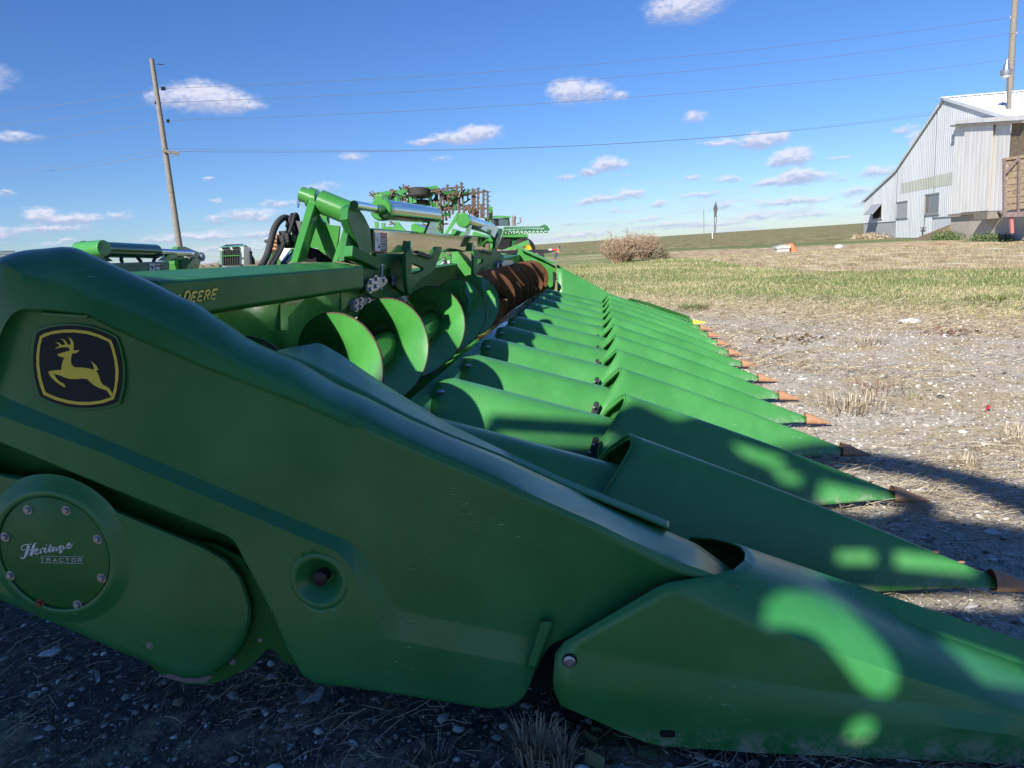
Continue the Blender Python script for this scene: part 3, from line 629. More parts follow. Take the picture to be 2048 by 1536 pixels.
def bolt(parent, c, nrm, r, name='bolt', m=ZINC, head=None):
    c = Vector(c); n_ = Vector(nrm).normalized(); mb = MB()
    mb.tube([c, c + n_*r*.18], r*1.35, 16); mb.tube([c, c + n_*r*.75, c + n_*r*.9], r, 6, rad=[r*.85, r*.85, r*.7]); return mb.build(name, m, parent, 30)
BZ = Z5(0, 980, 5.908)
rst = rusty('rusty_bolt', (.16, .03, .02), (.30, .10, .06), 90, .7)
for i, p in enumerate([(333,232),(788,240),(1158,580),(1204,1038),(920,1352),(475,1340),(125,1008),(64,552)]):
    bolt(cov, PY(*BZ(*p), cc0[1]-.0055), (0, -1, 0), .0105, m=rst if i == 5 else ZINC)
for p in [(300, 1291), (523, 1279), (465, 1323)]: bolt(hous, PY(*p, gy+.001 if p[0] == 300 else gy+.035), (0, -1, 0), .008)
mb = MB(); mb.ext([PY(*p, 1.82) for p in [(490,1130),(545,1215),(612,1358),(596,1330),(578,1328),(564,1322),(557,1308),(545,1300),(520,1292)]], (0, .02, 0)); mb.build('lower_bracket', DKGREEN, CH)
def ribbon(mbx, pts, w, mp, ax=1, off=0.0):       # flat stroke in a plane, pts already world points
    pts = [Vector(mp(p)) for p in pts]; L_, R_ = [], []
    nrm = Vector((0, 1, 0)) if ax == 1 else Vector((1, 0, 0))
    for i, p in enumerate(pts):
        d = (pts[min(i+1, len(pts)-1)] - pts[max(i-1, 0)]).normalized(); s_ = d.cross(nrm).normalized(); wi = (w[i] if isinstance(w, list) else w) / 2
        L_.append(p + s_*wi); R_.append(p - s_*wi)
    mbx.grid([L_, R_])
# dealer sticker: Heritage / TRACTOR
mb = MB(); u = cr / 640.0
fp = lambda p: PY(*BZ(*p), cc0[1]-.0068)
for pts, w in [([(300,700),(262,712),(250,692),(262,662),(300,645),(345,642),(372,640)], 11), ([(340,655),(325,710),(305,770),(285,800),(258,812),(245,795),(252,780)], [34,34,32,20,13,11,12]), ([(438,625),(412,632),(396,665),(378,730),(364,778)], [8,14,32,34,34]),
               ([(330,712),(385,700)], 10), ([(408,738),(440,722),(452,700),(440,690),(420,712),(412,745),(430,762),(462,738)], [12,10,12,16,26,28,18,8]), ([(462,705),(485,700),(478,752)], [8,22,24]), ([(484,712),(508,682),(520,700)], [10,16,14]),
               ([(540,680),(524,735),(545,742),(560,720)], [22,24,14,8]), ([(545,652),(552,646)], 18), ([(600,645),(575,722),(590,735),(608,715)], [20,26,16,8]), ([(565,684),(622,668)], 9),
               ([(662,678),(635,682),(618,705),(622,728),(645,708),(664,676)], [10,18,24,18,10,14]), ([(668,672),(655,715),(672,718),(690,700)], [22,24,14,8]), ([(742,660),(715,662),(698,685),(702,706),(722,692),(740,662)], [10,18,22,18,10,12]),
               ([(748,655),(728,722),(712,744),(698,738),(712,716),(750,696),(780,676)], [22,24,16,12,10,9,8]), ([(785,676),(815,660),(832,638),(820,625),(800,645),(790,678),(808,690),(838,672),(856,632)], [12,10,12,16,26,28,18,10,8])]:
    ribbon(mb, pts, [q*u*1.02 for q in w] if isinstance(w, list) else w*u, fp)
mb.build('script_lettering', WHITE, cov)
GL = {'T': [[(0,1),(1,1)], [(.5,1),(.5,0)]], 'R': [[(0,0),(0,1),(.7,1),(.9,.85),(.9,.65),(.7,.5),(0,.5)], [(.5,.5),(1,0)]], 'A': [[(0,0),(.5,1),(1,0)], [(.2,.35),(.8,.35)]],
      'C': [[(1,.8),(.75,1),(.3,1),(0,.7),(0,.3),(.3,0),(.75,0),(1,.2)]], 'O': [[(.3,0),(0,.3),(0,.7),(.3,1),(.7,1),(1,.7),(1,.3),(.7,0),(.3,0)]], 'E': [[(1,1),(0,1),(0,0),(1,0)], [(0,.5),(.8,.5)]],
      'D': [[(0,0),(0,1),(.6,1),(1,.75),(1,.25),(.6,0),(0,0)]], 'N': [[(0,0),(0,1),(1,0),(1,1)]], 'H': [[(0,0),(0,1)], [(1,0),(1,1)], [(0,.5),(1,.5)]], 'J': [[(1,1),(1,.25),(.7,0),(.3,0),(0,.25)]], 'G': [[(1,.8),(.75,1),(.3,1),(0,.7),(0,.3),(.3,0),(1,0),(1,.5),(.6,.5)]]}
mb = MB(); x0 = 478
for i, ch in enumerate('TRACTOR'):
    xa = x0 + i*74
    for st in GL[ch]: ribbon(mb, [(xa + p[0]*44 + (1-p[1])*3, 844 - p[1]*40 + (xa+p[0]*46-478)*.012) for p in st], 7.5*u, fp)
for ya, yb in ((781, 790), (858, 868)): ribbon(mb, [(475, ya), (985, yb)], 4.5*u, fp)
mb.build('block_lettering', WHITE, cov)
# --- nose cone of the near end divider
tipN = np.array([1.36, 1.99, .085])
def prow(pts, y, tip, n=34, y2=None):
    w = [PY(p[0], p[1], y) for p in pts] + [np.array(tip)]
    return lerp_poly(w, n)
R_ = [prow([(1379,1073)], 2.27, (1.36, 2.06, .05)), prow([(1425,1074)], 2.19, (1.36, 2.05, .07)), prow([(1461,1083)], 2.09, (1.36, 2.03, .09)), prow([(1482,1092)], 2.04, (1.36, 2.01, .105)),
      prow([(1491,1104),(1614,1154),(1716,1198),(1839,1254),(2048,1330)], 1.985, (1.36, 1.99, .11)),
      prow([(1490,1120),(1614,1172),(1716,1222),(1839,1280),(2048,1356)], 1.91, (1.36, 1.97, .105)),
      prow([(1468,1138),(1614,1212),(1839,1312),(2048,1384)], 1.835, (1.36, 1.955, .095)),
      prow([(1425,1150),(1614,1250),(1839,1338),(2048,1404)], 1.79, (1.36, 1.945, .085)),
      prow([(1338,1165),(1614,1285),(1839,1362),(2048,1422)], 1.757, (1.36, 1.94, .075)), prow([(1312,1177),(1614,1320),(1839,1385),(2048,1432)], 1.748, (1.36, 1.938, .068)),
      prow([(1128,1285),(1500,1355),(2048,1436)], 1.745, (1.36, 1.936, .060)), prow([(1110,1308),(1500,1366),(2048,1441)], 1.742, (1.36, 1.935, .056)),
      prow([(1106,1362),(1512,1408),(2048,1473)], 1.722, (1.36, 1.93, .045)), prow([(1109,1385),(1400,1450),(2048,1495)], 1.722, (1.36, 1.932, .038)),
      prow([(1122,1411),(1302,1490),(1512,1506),(2048,1529)], 1.728, (1.36, 1.935, .03)), prow([(1130,1408),(1302,1484),(1512,1500),(2048,1523)], 1.76, (1.36, 1.94, .03))]
i0 = R_[0]; base = [np.array([p[0], p[1]+.02, max(.05, p[2]-.26*(1-j/33.0))]) for j, p in enumerate(i0)]
mb = MB(); mb.grid([base] + R_)
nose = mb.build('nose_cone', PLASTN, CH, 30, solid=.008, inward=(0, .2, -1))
mb = MB(); tb = [(1.345, 2.0, .07, .055), (1.40, 2.0, .066, .045), (1.50, 2.0, .05, .024), (1.55, 2.0, .04, .004)]
mb.grid([[(x, y+r*1.1*math.cos(a), z+r*.8*math.sin(a)) for a in [2*math.pi*i/14 for i in range(14)]] for x, y, z, r in tb], True); mb.build('cone_tip', RUST, nose, 60)
mb = MB(); cb = PY(1139, 1321, 1.738)
mb.tube([cb + np.array([0, 0, 0]), cb + np.array([0, -.003, 0])], .0195, 28); mb.build('bolt_recess', DARK, nose, 30)
mb = MB(); mb.tube([cb, cb + np.array([0, -.007, 0]), cb + np.array([0, -.009, 0])], .016, 24, rad=[.0165, .0165, .013]); mb.tube([cb, cb + np.array([0, -.013, 0])], .008, 16); mb.build('bolt', ZINC, nose, 30)
sb = PY(1335, 1468, 1.7215); mb = MB(); mb.prism([(sb[0]+.018*math.copysign(1, math.cos(a))*.6+.009*math.cos(a), sb[1]-.0015, sb[2]+.009*math.sin(a)) for a in [2*math.pi*i/20+.01 for i in range(20)]], [(sb[0]+.018*math.copysign(1, math.cos(a))*.6+.009*math.cos(a), sb[1]+.01, sb[2]+.009*math.sin(a)) for a in [2*math.pi*i/20+.01 for i in range(20)]]); mb.build('drain_slot', DARK, nose)
mb = MB(); mb.box((-.16, 1.80, .10), (-.04, 1.90, .34)); mb.box((-.30, 1.90, .1), (.25, 2.2, .22)); mb.build('gap_shade_block', DARK, CH)  # black filler added so the gap between panel and cone looks dark
# --- row dividers
def prof_pts(n=25, e=.22):
    out = []; f0 = math.sqrt(1+e*e)-e
    for i in range(n):
        t = -1 + 2*i/(n-1); out.append((t, .3*(1 - (math.sqrt(t*t+e*e)-e)/f0) + .7*(1-abs(t)**1.9)))
    return out
PR = prof_pts(33, .40)
def snout(yc, yaw=0.0):
    rws = []
    for i in range(27):
        u_ = i/26; row = []
        for (t, f) in PR:
            dzz = .42*(1-f); xb = .087 - min(.14, .74*max(0, dzz-.025) if t < 0 else min(.9*dzz, .6*dzz+.03))
            x = xb + (1.365-xb)*u_; zr = .622 - .4195*(x-.087) if f > .999 else .622 - .4195*(x - .087)
            zr = min(zr, .622 - .40*(x-.087)) if x < .087 else zr
            zr = .622 - .4195*max(0, (x-.087)); w = .285 - .19*(x-.087)/.9; w = max(.035, w)
            zb = .22 - .32*min(.5, max(0, x-0)) + .0; zb = max(zb, .045 - .012*x)
            zt = zr + .012*math.sin(u_*math.pi)
            row.append((x, yc + yaw*(x-.087)/1.3 + w*t, zb + (zt-zb)*f))
        rws.append(row)
    mb = MB(); mb.grid(rws)
    # rolled lip round the open back end
    zb0 = min(p[2] for p in rws[0]); lip = [[(p[0]+q_, yc+(p[1]-yc)*s_, zb0+(p[2]-zb0)*s_ - dz_) for p in rws[0]] for s_, dz_, q_ in ((1.0, 0, 0), (.945, .003, 0), (.93, .004, .02))]
    mb.grid(lip)
    return mb
def mk_snout(yc, yaw=0.0, first=True):
    sn = snout(yc, yaw).build('divider_snout', PLAST, CH, 40, solid=.008, inward=(0, 0, -1))
    mb = MB(); y2 = yc + yaw
    tb = [(1.352, .066, .040, .052), (1.40, .060, .034, .045), (1.44, .050, .024, .030), (1.49, .042, .013, .017), (1.525, .036, .003, .004)]
    mb.grid([[(x, y2 + ry*math.cos(a), z + rz*math.sin(a)*(1.0 if math.sin(a) > 0 else .55)) for a in [2*math.pi*i/16 for i in range(16)]] for x, z, ry, rz in [(a_, b_, c_*1.05, d_) for a_, b_, c_, d_ in tb]], True)
    mb.build('cone_tip', RUST, sn, 60)
    for dx in (1.17, 1.255):
        mb = MB()
        zt = .622-.4195*(dx-.087)+.008; c_ = (dx, yc+yaw*(dx-.087)/1.3, zt)
        mb.ball(c_, .009, 10, 6, (1.5, 1, .4)); mb.build('rivet', RUST, sn, 60)
    a = PY(1187, 907, 3.27) - np.array([0, 3.528, 0]) + np.array([0, yc, 0]); mb = MB()
    mb.prism([a + 1.05*np.array(q) for q in [(-.045, -.01, -.07), (-.01, -.01, -.075), (.028, .01, .05), (.020, .01, .065), (.0, .01, .06)]], [a + 1.05*np.array(q) for q in [(-.045, .03, -.07), (-.01, .03, -.075), (.028, .05, .05), (.020, .05, .065), (.0, .05, .06)]])
    la = mb.build('latch', BLACK, sn, bevel=.003)
    for q in [(.0, -.012, .045), (-.018, -.012, .01), (-.005, -.014, -.045)]: mb = MB(); mb.ball(a + 1.05*np.array(q), .008, 8, 6); mb.build('latch_bolt', ZINC, sn)
    return sn
def mk_cover(yc):
    rws = []
    for i in range(16):
        u_ = i/15; x = -.83 + 1.05*u_; row = []
        zr = .755 - .30*(x+.83); w = .372 - .187*u_**1.3; zb = .36 - .20*u_
        if i == 0: zr -= .03
        for (t, f) in [(q_[0], .5*q_[1] + .5*(1-abs(q_[0])**2.8)) for q_ in prof_pts(25, .45)]: row.append((x - (.0 if i else .012), yc + w*t, zb + (zr-zb)*f))
        rws.append(row)
    mb = MB(); mb.grid(rws); mb.grid([[(p[0]-.002, p[1], p[2]) for p in rws[0]], [(p[0]+.02, yc+(p[1]-yc)*.93, p[2]-.05) for p in rws[0]]])
    cv = mb.build('rear_cover', PLAST, CH, 40, solid=.006, inward=(0, 0, -1))
    mb = MB(); mb.ball((-.80, yc-.13, .695), .018, 10, 6, (1.3, 1, .6)); mb.build('cover_latch', ZINC, cv)
    return cv
s1 = mk_snout(Y1, -.15); s2 = mk_snout(Y1+ROW); c1 = mk_cover(Y1)
for kk in range(1, 11):
    if kk > 1: copy_tree(s2, CH, (0, ROW*(kk-1), 0))
    copy_tree(c1, CH, (0, ROW*kk, 0))
# stalk rolls deck: dark plates between the covers
for kk in range(12):
    yy = 2.004 + ROW*(kk+.5); mb = MB()
    mb.box((-.78, yy-.12, .26), (-.02, yy-.03, .30)); mb.box((-.78, yy+.03, .26), (-.02, yy+.12, .30)); mb.bar((-.7, yy, .25), (.2, yy, .10), .07); mb.box((-.86, yy-.36, .30), (-.83, yy+.36, .58)); mb.build('row_unit', DKGREEN, CH)
# --- far end divider, yellow tipped
yf = 11.15; rd = [PY(1114,529,yf), PY(1225,590,yf), PY(1300,614,yf), PY(1385,639,yf)]
rws = []
for p in lerp_poly(rd, 20):
    x = p[0]; w = .30 - .13*(x+.66); zb = max(.06, .45 - .42*(x+.66)); r_ = []
    for t in np.linspace(-1, 1, 15):
        yy = -w*abs(t)**1.0 if t < 0 else .10*t
        f = 1-(math.sqrt(t*t+.03)-.173)/(math.sqrt(1.03)-.173)
        r_.append((x, yf + yy, zb + (p[2]-zb)*f))
    rws.append(r_)
mb = MB(); mb.grid(rws); fd = mb.build('end_divider', PLAST, CH, 40, solid=.008, inward=(0, 0, -1))
a_ = rd[-1]; b_ = PY(1415, 645, yf-.02); mb = MB()
mb.add([a_ + np.array([0, -.16, -.06]), a_ + np.array([0, 0, .004]), a_ + np.array([0, .08, -.05]), b_], [(0, 3, 1), (1, 3, 2), (0, 1, 2), (0, 2, 3)]); mb.build('yellow_tip', mat('yellow_plastic', (.80, .75, .10), .5), fd)
mb = MB(); mb.grid([[PY(1260,596,yf-.35), PY(1300,606,yf-.35), PY(1380,633,yf-.35)], [PY(1256,600,yf-.30), PY(1296,612,yf-.3), PY(1378,640,yf-.3)], [p + np.array([0, .2, .0]) for p in (PY(1256,600,yf-.30), PY(1296,612,yf-.3), PY(1378,640,yf-.3))]]); mb.build('hood_edge', PLAST, fd, 40)
F3 = Z5(820, 340, 5.12)
mb = MB(); ye_ = 11.10
mb.ext([PY(*F3(*p), ye_) for p in [(1115,790),(1150,800),(1400,940),(1490,985),(1500,1060),(1480,1225),(1440,1240),(1360,1230),(1060,1130),(1060,900),(1090,900)]], (0, .03, 0)); ep = mb.build('end_plate', STEEL, CH, bevel=.003)
mb = MB(); mb.ext([PY(*F3(*p), ye_-.10) for p in [(1120,785),(1150,800),(1505,960),(1440,962),(1385,930),(1130,815)]], (0, .10, 0)); mb.build('end_plate_rail', STEEL, ep)
mb = MB(); mb.bar(PY(*F3(1470,1040), ye_-.03), PY(*F3(1475,1200), ye_-.03), .03, .03); mb.build('rubber_seal', BLACK, ep)
# --- gathering auger
XA, ZA = -1.10, .90
def flight(y0, y1, ph, pitch, hand, m, mrim, name='auger_flight', r0=.078, r1=.25):
    n = int(abs(y1-y0)/pitch*56)+1; A = [[], [], [], []]
    for i in range(n+1):
        y = y0 + (y1-y0)*i/n; th = ph + hand*(y-y0)/pitch*2*math.pi; xs_ = XA + max(0, y-8)*.035
        for q, r in enumerate((r0, (r0+r1)/2, r1-.006, r1)): A[q].append((xs_ + r*math.cos(th), y + (r1-r)*.06, ZA + r*math.sin(th)))
    mb = MB(); mb.grid(A); nf_ = len(mb.f); mi = [0]*(nf_*2//3) + [1]*(nf_ - nf_*2//3)
    o = mk(name, mb.v, mb.f, [m, mrim], aug, 50, mi); md = o.modifiers.new('solid', 'SOLIDIFY'); md.thickness = .007; md.offset = 0
    return o
mb = MB(); mb.tube([(XA, 1.97, ZA), (XA, 8.0, ZA), (XA+.11, 11.1, ZA)], .08, 28); aug = mb.build('auger', STEEL, CH, 50)
flight(1.97, 4.12, -(2.69-1.97)/.76*2*math.pi, .76, 1, STEEL, FLRUST)
flight(4.06, 5.45, -(4.44-4.06)/.84*2*math.pi, .84, 1, STEEL, FLRUST)
flight(5.45, 6.35, -(6.04-5.45)/.74*2*math.pi, .74, 1, STEEL, FLRUST)
flight(6.35, 6.7, -(6.04-6.35)/.74*2*math.pi, .74, 1, DRUST, DRUST)
flight(6.55, 8.75, 0, .62, -1, DRUST, DRUST)
flight(8.75, 11.05, 1, .60, -1, DRUST, DRUST)
mb = MB(); rws = []
for i in range(19):
    a = math.radians(175 + 140*i/18); rws.append([(XA + .285*math.cos(a), y, ZA + .285*math.sin(a)) for y in (1.98, 6.5, 11.1)])
rws.append([(-.845, y, .665) for y in (1.98, 6.5, 11.1)]); rws.append([(-.83, y, .45) for y in (1.98, 6.5, 11.1)]); mb.grid(rws); mb.build('auger_trough', STEEL, CH, 40, solid=.006)
# --- backsheet, beams
XB = -1.25
mb = MB(); mb.prism([(-1.34, 1.98, 1.22), (-1.41, 1.98, .70), (-1.43, 1.98, .70), (-1.36, 1.98, 1.22)], [(-1.34, 3.85, 1.22), (-1.41, 3.85, .70), (-1.43, 3.85, .70), (-1.36, 3.85, 1.22)])
mb.build('back_sheet', STEEL, CH)
for a_, b_ in (((-1.45, 9.0, .7), (-1.435, 11.1, 1.15)), ((-1.45, 4.3, .55), (-1.435, 6.0, .98)), ((-1.45, 7.1, .55), (-1.435, 8.9, .98))): mb = MB(); mb.box(a_, b_); mb.build('back_sheet', STEEL, CH)
t0, t1 = PX(300, 564.5, XB), PX(728, 533, XB); b0, b1 = PX(500, 611.5, XB), PX(722, 577, XB)
def ext_y(a, b, y): w = (y - a[1])/(b[1]-a[1]); return np.array(a)*(1-w) + np.array(b)*w
T0, T1, B0, B1 = ext_y(t0, t1, 1.95), ext_y(t0, t1, 3.80), ext_y(b0, b1, 1.95), ext_y(b0, b1, 3.76)
k0, k1 = PX(257, 542.5, XB-.20), PX(620, 525.2, XB-.20); K0, K1 = ext_y(k0, k1, 1.95), ext_y(k0, k1, 3.85)
mb = MB(); mb.prism([B0, T0, K0, K0 + np.array([0, 0, -.18])], [B1, T1, K1, K1 + np.array([0, 0, -.18])]); beam = mb.build('wing_beam', GLOSS, CH, bevel=.012)
# maker's name on the beam
JZ = Z5(340, 560, 17.07)
def bp(p, o=.0012): return PX(*JZ(*p), XB + o)
def word(mbx, w_, o, txt, x0, ytop0, big=1.0):
    x = x0
    for i, ch in enumerate(txt):
        hgt_ = 390 if i else 440; wd = 190 if i else 215
        if ch == 'J': wd = 150
        yb = 742 - (x-940)*.13 if True else 0
        for st in GL[ch]: ribbon(mbx, [(x + p[0]*wd*.78 + p[1]*hgt_*.235 + 18, yb - 30 - p[1]*(hgt_-70) - p[0]*wd*.1) for p in st], w_, lambda q: bp(q, o), 0)
        x += wd + 38
uu = abs(PX(*JZ(0, 500), XB)[2] - PX(*JZ(0, 560), XB)[2])
mb = MB(); word(mb, uu*2.5, .0016, 'DEERE', 430, 0); word(mb, uu*2.5, .0016, 'JOHN', -560, 0); mb.build('name_outline', NAVY, beam)
mb = MB(); word(mb, uu*1.5, .0028, 'DEERE', 430, 0); word(mb, uu*1.5, .0028, 'JOHN', -560, 0); mb.build('name_lettering', YEL, beam)
G2 = Z5(500, 340, 5.12)
# gussets under the beam
for pts, x in (([(310,1380),(395,1340),(560,1320),(390,1500),(385,1640),(315,1640)], -1.34), ([(935,1250),(1180,1230),(940,1440)], -1.34)):
    mb = MB(); mb.ext([PX(*G2(*p), x) for p in pts], (-.02, 0, 0)); mb.build('gusset', STEEL, CH)
bolt(CH, PX(552, 671, -1.433), (1, 0, 0), .012, m=STEEL)
# --- hinge at the near joint
yh = 4.05
def cyl(name, a, b, r, m, par=CH, n=28, bev=0, sm=40, rad=None):
    mb = MB(); mb.tube([a, b] if rad is None else rad[0], r, n, rad=None if rad is None else rad[1]); return mb.build(name, m, par, sm, bevel=bev)
tA, tB = PY(606, 389, yh), PY(712, 432, yh); dT = (tB - tA)
def tp(f): return tA + dT*f
ht = cyl('hinge_tube', tp(.32), tp(.90), .066, STEEL, bev=.004)
cyl('hinge_pin', tp(-.04), tp(.14), .041, STEEL, ht, bev=.003)
mb = MB(); mb.tube([tp(.12), tp(.17)], .055, 24); mb.build('pin_collar', STEEL, ht, 40)
mb = MB(); mb.tube([tp(1.0), tp(1.05)], .028, 20); mb.tube([tp(1.05), tp(1.09)], .02, 6); mb.build('pin_nut', mat('black_nut', (.03, .03, .035), .4, .6), ht, 40)
mb = MB(); q0 = PY(598, 402, yh); mb.tube([q0, q0 + np.array([-.005, -.01, -.035])], .010, 8, rad=[.012, .006]); mb.tube([PY(611, 380, yh), PY(610, 375, yh)], .008, 8); mb.build('grease_fitting', CHROME, ht)
gh = PY(656, 412, yh-.058); mb = MB(); mb.tube([gh + np.array([0, .012, 0]), gh + np.array([0, -.003, 0])], .013, 14); mb.build('grease_hole', DARK, ht)
mb = MB(); mb.ball(gh + np.array([0, -.003, 0]), .006, 8, 6); mb.build('grease_nipple', ZINC, ht)
def post(f0, f1, base_px, wbase, y0, name):
    # flat bar from the beam top up to the tube: a plate normal to the tube axis
    mb = MB(); xs_ = []
    for f in (f0, f1):
        c = tp(f); b = base_px + dT*(f-f0)/1.0*np.array([1, 1, 0])
        pts = []
        for i in range(13):
            a = math.radians(200 - 220*i/12)   # round the tube top, in the Y-Z plane
            pts.append(c + np.array([0, -.052*math.cos(a)*-1, .052*math.sin(a)]))
        pts = [c + np.array([0, .062*math.cos(math.radians(195 - 210*i/12)), .062*math.sin(math.radians(195 - 210*i/12))]) for i in range(13)]
        pts += [b + np.array([0, wbase, 0]), b]
        xs_.append(pts)
    mb.prism(xs_[0], xs_[1]); return mb.build(name, STEEL, CH, bevel=.003)
pb1 = PZ(580, 526, 1.345); pb1 = PX(580, 525.5, -1.60); pb2 = PX(664, 523, -1.43)
post(.17, .30, pb1, .115, 0, 'hinge_post'); post(.90, 1.0, pb2, .115, 0, 'hinge_post')
mb = MB(); yy = 4.02
mb.ext([PY(*G2(*p), yy) for p in [(690,440),(740,520),(800,560),(915,572),(912,640),(865,935),(720,830),(690,800),(590,790),(560,900),(560,940),(830,940),(840,925),(560,960)][:9] + [(585,800)]], (0, .02, 0)); mb.build('hinge_web', STEEL, CH)
mb = MB(); mb.ext([PY(*G2(*p), yy+.15) for p in [(570,860),(600,790),(720,820),(840,880),(835,945),(565,945)]], (0, .02, 0)); mb.build('hinge_back_plate', DARK, CH)
mb = MB(); mb.ext([PY(*G2(*p), yy+.22) for p in [(640,420),(800,470),(805,555),(740,520),(690,460)]], (0, .02, 0)); mb.build('web_ear', STEEL, CH)
mb = MB(); mb.ext([PX(*G2(*p), -1.30) for p in [(1010,380),(1060,350),(1110,390),(1170,470),(1235,600),(1245,820),(1215,860),(1190,880),(1130,860),(1115,800),(1090,720),(1020,560),(1000,500)]], (-.045, 0, 0)); mb.build('lift_link', GLOSS, CH, bevel=.004)
mb = MB(); mb.ext([PX(*G2(*p), -1.33) for p in [(985,740),(1010,600),(1080,740),(1110,850),(1150,930),(1300,950),(1290,1000),(960,930)]], (-.03, 0, 0)); mb.build('link_inner', DKGREEN, CH)
mb = MB(); mb.bar(PX(*G2(1000,830), -1.31), PX(*G2(1290,970), -1.24), .06, .06); mb.build('hinge_channel', GLOSS, CH, bevel=.006)
mb = MB(); mb.prism([PX(*G2(*p), -1.28) for p in [(1000,925),(1130,960),(1330,990),(1440,1000),(1440,1015),(1330,1005),(1130,985)]], [PX(*G2(*p), -1.36) for p in [(1000,925),(1130,950),(1330,975),(1440,990),(1440,1008),(1330,990),(1130,975)]]); mb.build('beam_end_strap', STEEL, CH)
bolt(CH, PX(*G2(1350, 985), -1.27), (0, 0, 1), .016); cyl('threaded_rod', PX(*G2(1350,990), -1.26), PX(*G2(1340,1230), -1.26), .007, ZINC, n=10)
mb = MB(); A = [(1205,1180),(1215,1140),(1280,1095),(1330,1095),(1400,1110),(1415,1145),(1390,1180),(1290,1240),(1240,1255),(1205,1235)]
mb.ext([PX(*G2(*p), -1.25) for p in A], (-.015, 0, 0)); ap = mb.build('adjuster_plate', ZINC, CH, bevel=.002)
for p in [(1235,1150),(1290,1115),(1285,1190),(1230,1222),(1370,1130)]: bolt(ap, PX(*G2(*p), -1.25), (1, -.3, 0), .016)
for p in [(1465,1110),(1465,1160)]: bolt(CH, PX(*G2(*p), -1.26), (1, -.3, 0), .014)
mb = MB(); mb.ext([PX(*G2(*p), -1.29) for p in [(1130,985),(1440,1010),(1445,1085),(1500,1100),(1530,1180),(1580,1220),(1610,1280),(1500,1310),(1380,1330),(1290,1310),(1220,1270),(1170,1250),(1140,1100)]], (-.03, 0, 0)); mb.build('joint_plate', DKGREEN, CH, bevel=.003)
mb = MB(); mb.ext([PX(*G2(*p), -1.32) for p in [(1065,1340),(1100,1310),(1330,1320),(1600,1290),(1660,1420),(1690,1500),(1640,1440),(1580,1400),(1500,1340),(1400,1345),(1300,1345),(1200,1360),(1130,1420),(1085,1460),(1062,1440)]], (-.02, 0, 0)); sk = mb.build('bearing_plate', GREYP, CH)
for p in [(1090,1358),(1140,1328),(1135,1395),(1085,1425),(1215,1335)]: bolt(sk, PX(*G2(*p), -1.315), (1, -.3, 0), .011)
# --- centre beam, mirrored paint
XC = -1.30
cu0, cu1 = PX(742, 459.5, XC), PX(976, 474.8, XC); cl0, cl1 = PX(742, 506.5, XC), PX(972, 502, XC)
U0, U1, D0, D1 = ext_y(cu0, cu1, 4.20), ext_y(cu0, cu1, 8.72), ext_y(cl0, cl1, 4.20), ext_y(cl0, cl1, 8.72); D0[0] -= .015; D1[0] -= .015
bk = np.array([-.16, 0, 0]); tl = np.array([-.01, 0, .012])
mb = MB(); mb.prism([D0, U0, U0+tl, U0+bk, D0+bk], [D1, U1, U1+tl, U1+bk, D1+bk]); cbm = mb.build('centre_beam', GSHINE, CH, bevel=.004)
def sticker(a, b, c, d, x, par):         # danger sticker: picture half and text half
    q = lambda u_, v_, o=.002: PX(a + (b-a)*u_, c + (d-c)*v_ + 0, x + o)
    mb = MB(); mb.add([q(0,0), q(.46,.02), q(.46,1.02), q(0,1)], [(0,1,2,3)]); st = mb.build('danger_sticker', WHITE, par)
    mb = MB(); mb.add([q(.46,0), q(1,.03), q(1,.28), q(.46,.25)], [(0,1,2,3)]); mb.add([q(0,1.0), q(1,1.0), q(1,1.05), q(0,1.06)], [(0,1,2,3)]); mb.build('sticker_band', RED, st)
    mb = MB(); mb.add([q(.46,.25), q(1,.28), q(1,1.0), q(.46,1.0)], [(0,1,2,3)]); mb.add([q(.38,.6), q(.44,.85), q(.18,.85)], [(0,1,2)]) ; o = mb.build('sticker_text_field', mat('sticker_black', (.03, .03, .04), .5), st)
    for v in o.data.vertices: v.co.x += .0004
    mb = MB()
    for r_ in range(6): ribbon(mb, [q(.5, .35+.1*r_+(.04 if r_ > 2 else 0), .0035), q(.86 if r_ % 2 else .95, .35+.1*r_+(.04 if r_ > 2 else 0), .0035)], abs(q(0,0)[2]-q(0,1)[2])*.035, lambda z: z, 0)
    for w_ in range(6): ribbon(mb, [q(.53+.065*w_, .1, .0035), q(.55+.065*w_, .2, .0035)], abs(q(0,0)[2]-q(0,1)[2])*.05, lambda z: z, 0)
    mb.build('sticker_text', WHITE, st)
    mb = MB(); hs2 = abs(q(0,0)[2]-q(0,1)[2])*.03
    for sp3 in ([(.1,.22),(.16,.4),(.3,.65)], [(.24,.15),(.24,.3),(.2,.42)], [(.34,.3),(.3,.38),(.24,.5)], [(.15,.3),(.22,.5),(.28,.62)]): ribbon(mb, [q(*z, .0035) for z in sp3], hs2, lambda z: z, 0)
    mb.build('sticker_drawing', mat('sticker_ink', (.04, .04, .05), .5), st)
    return st
sticker(750, 774, 465, 502, XC, cbm)
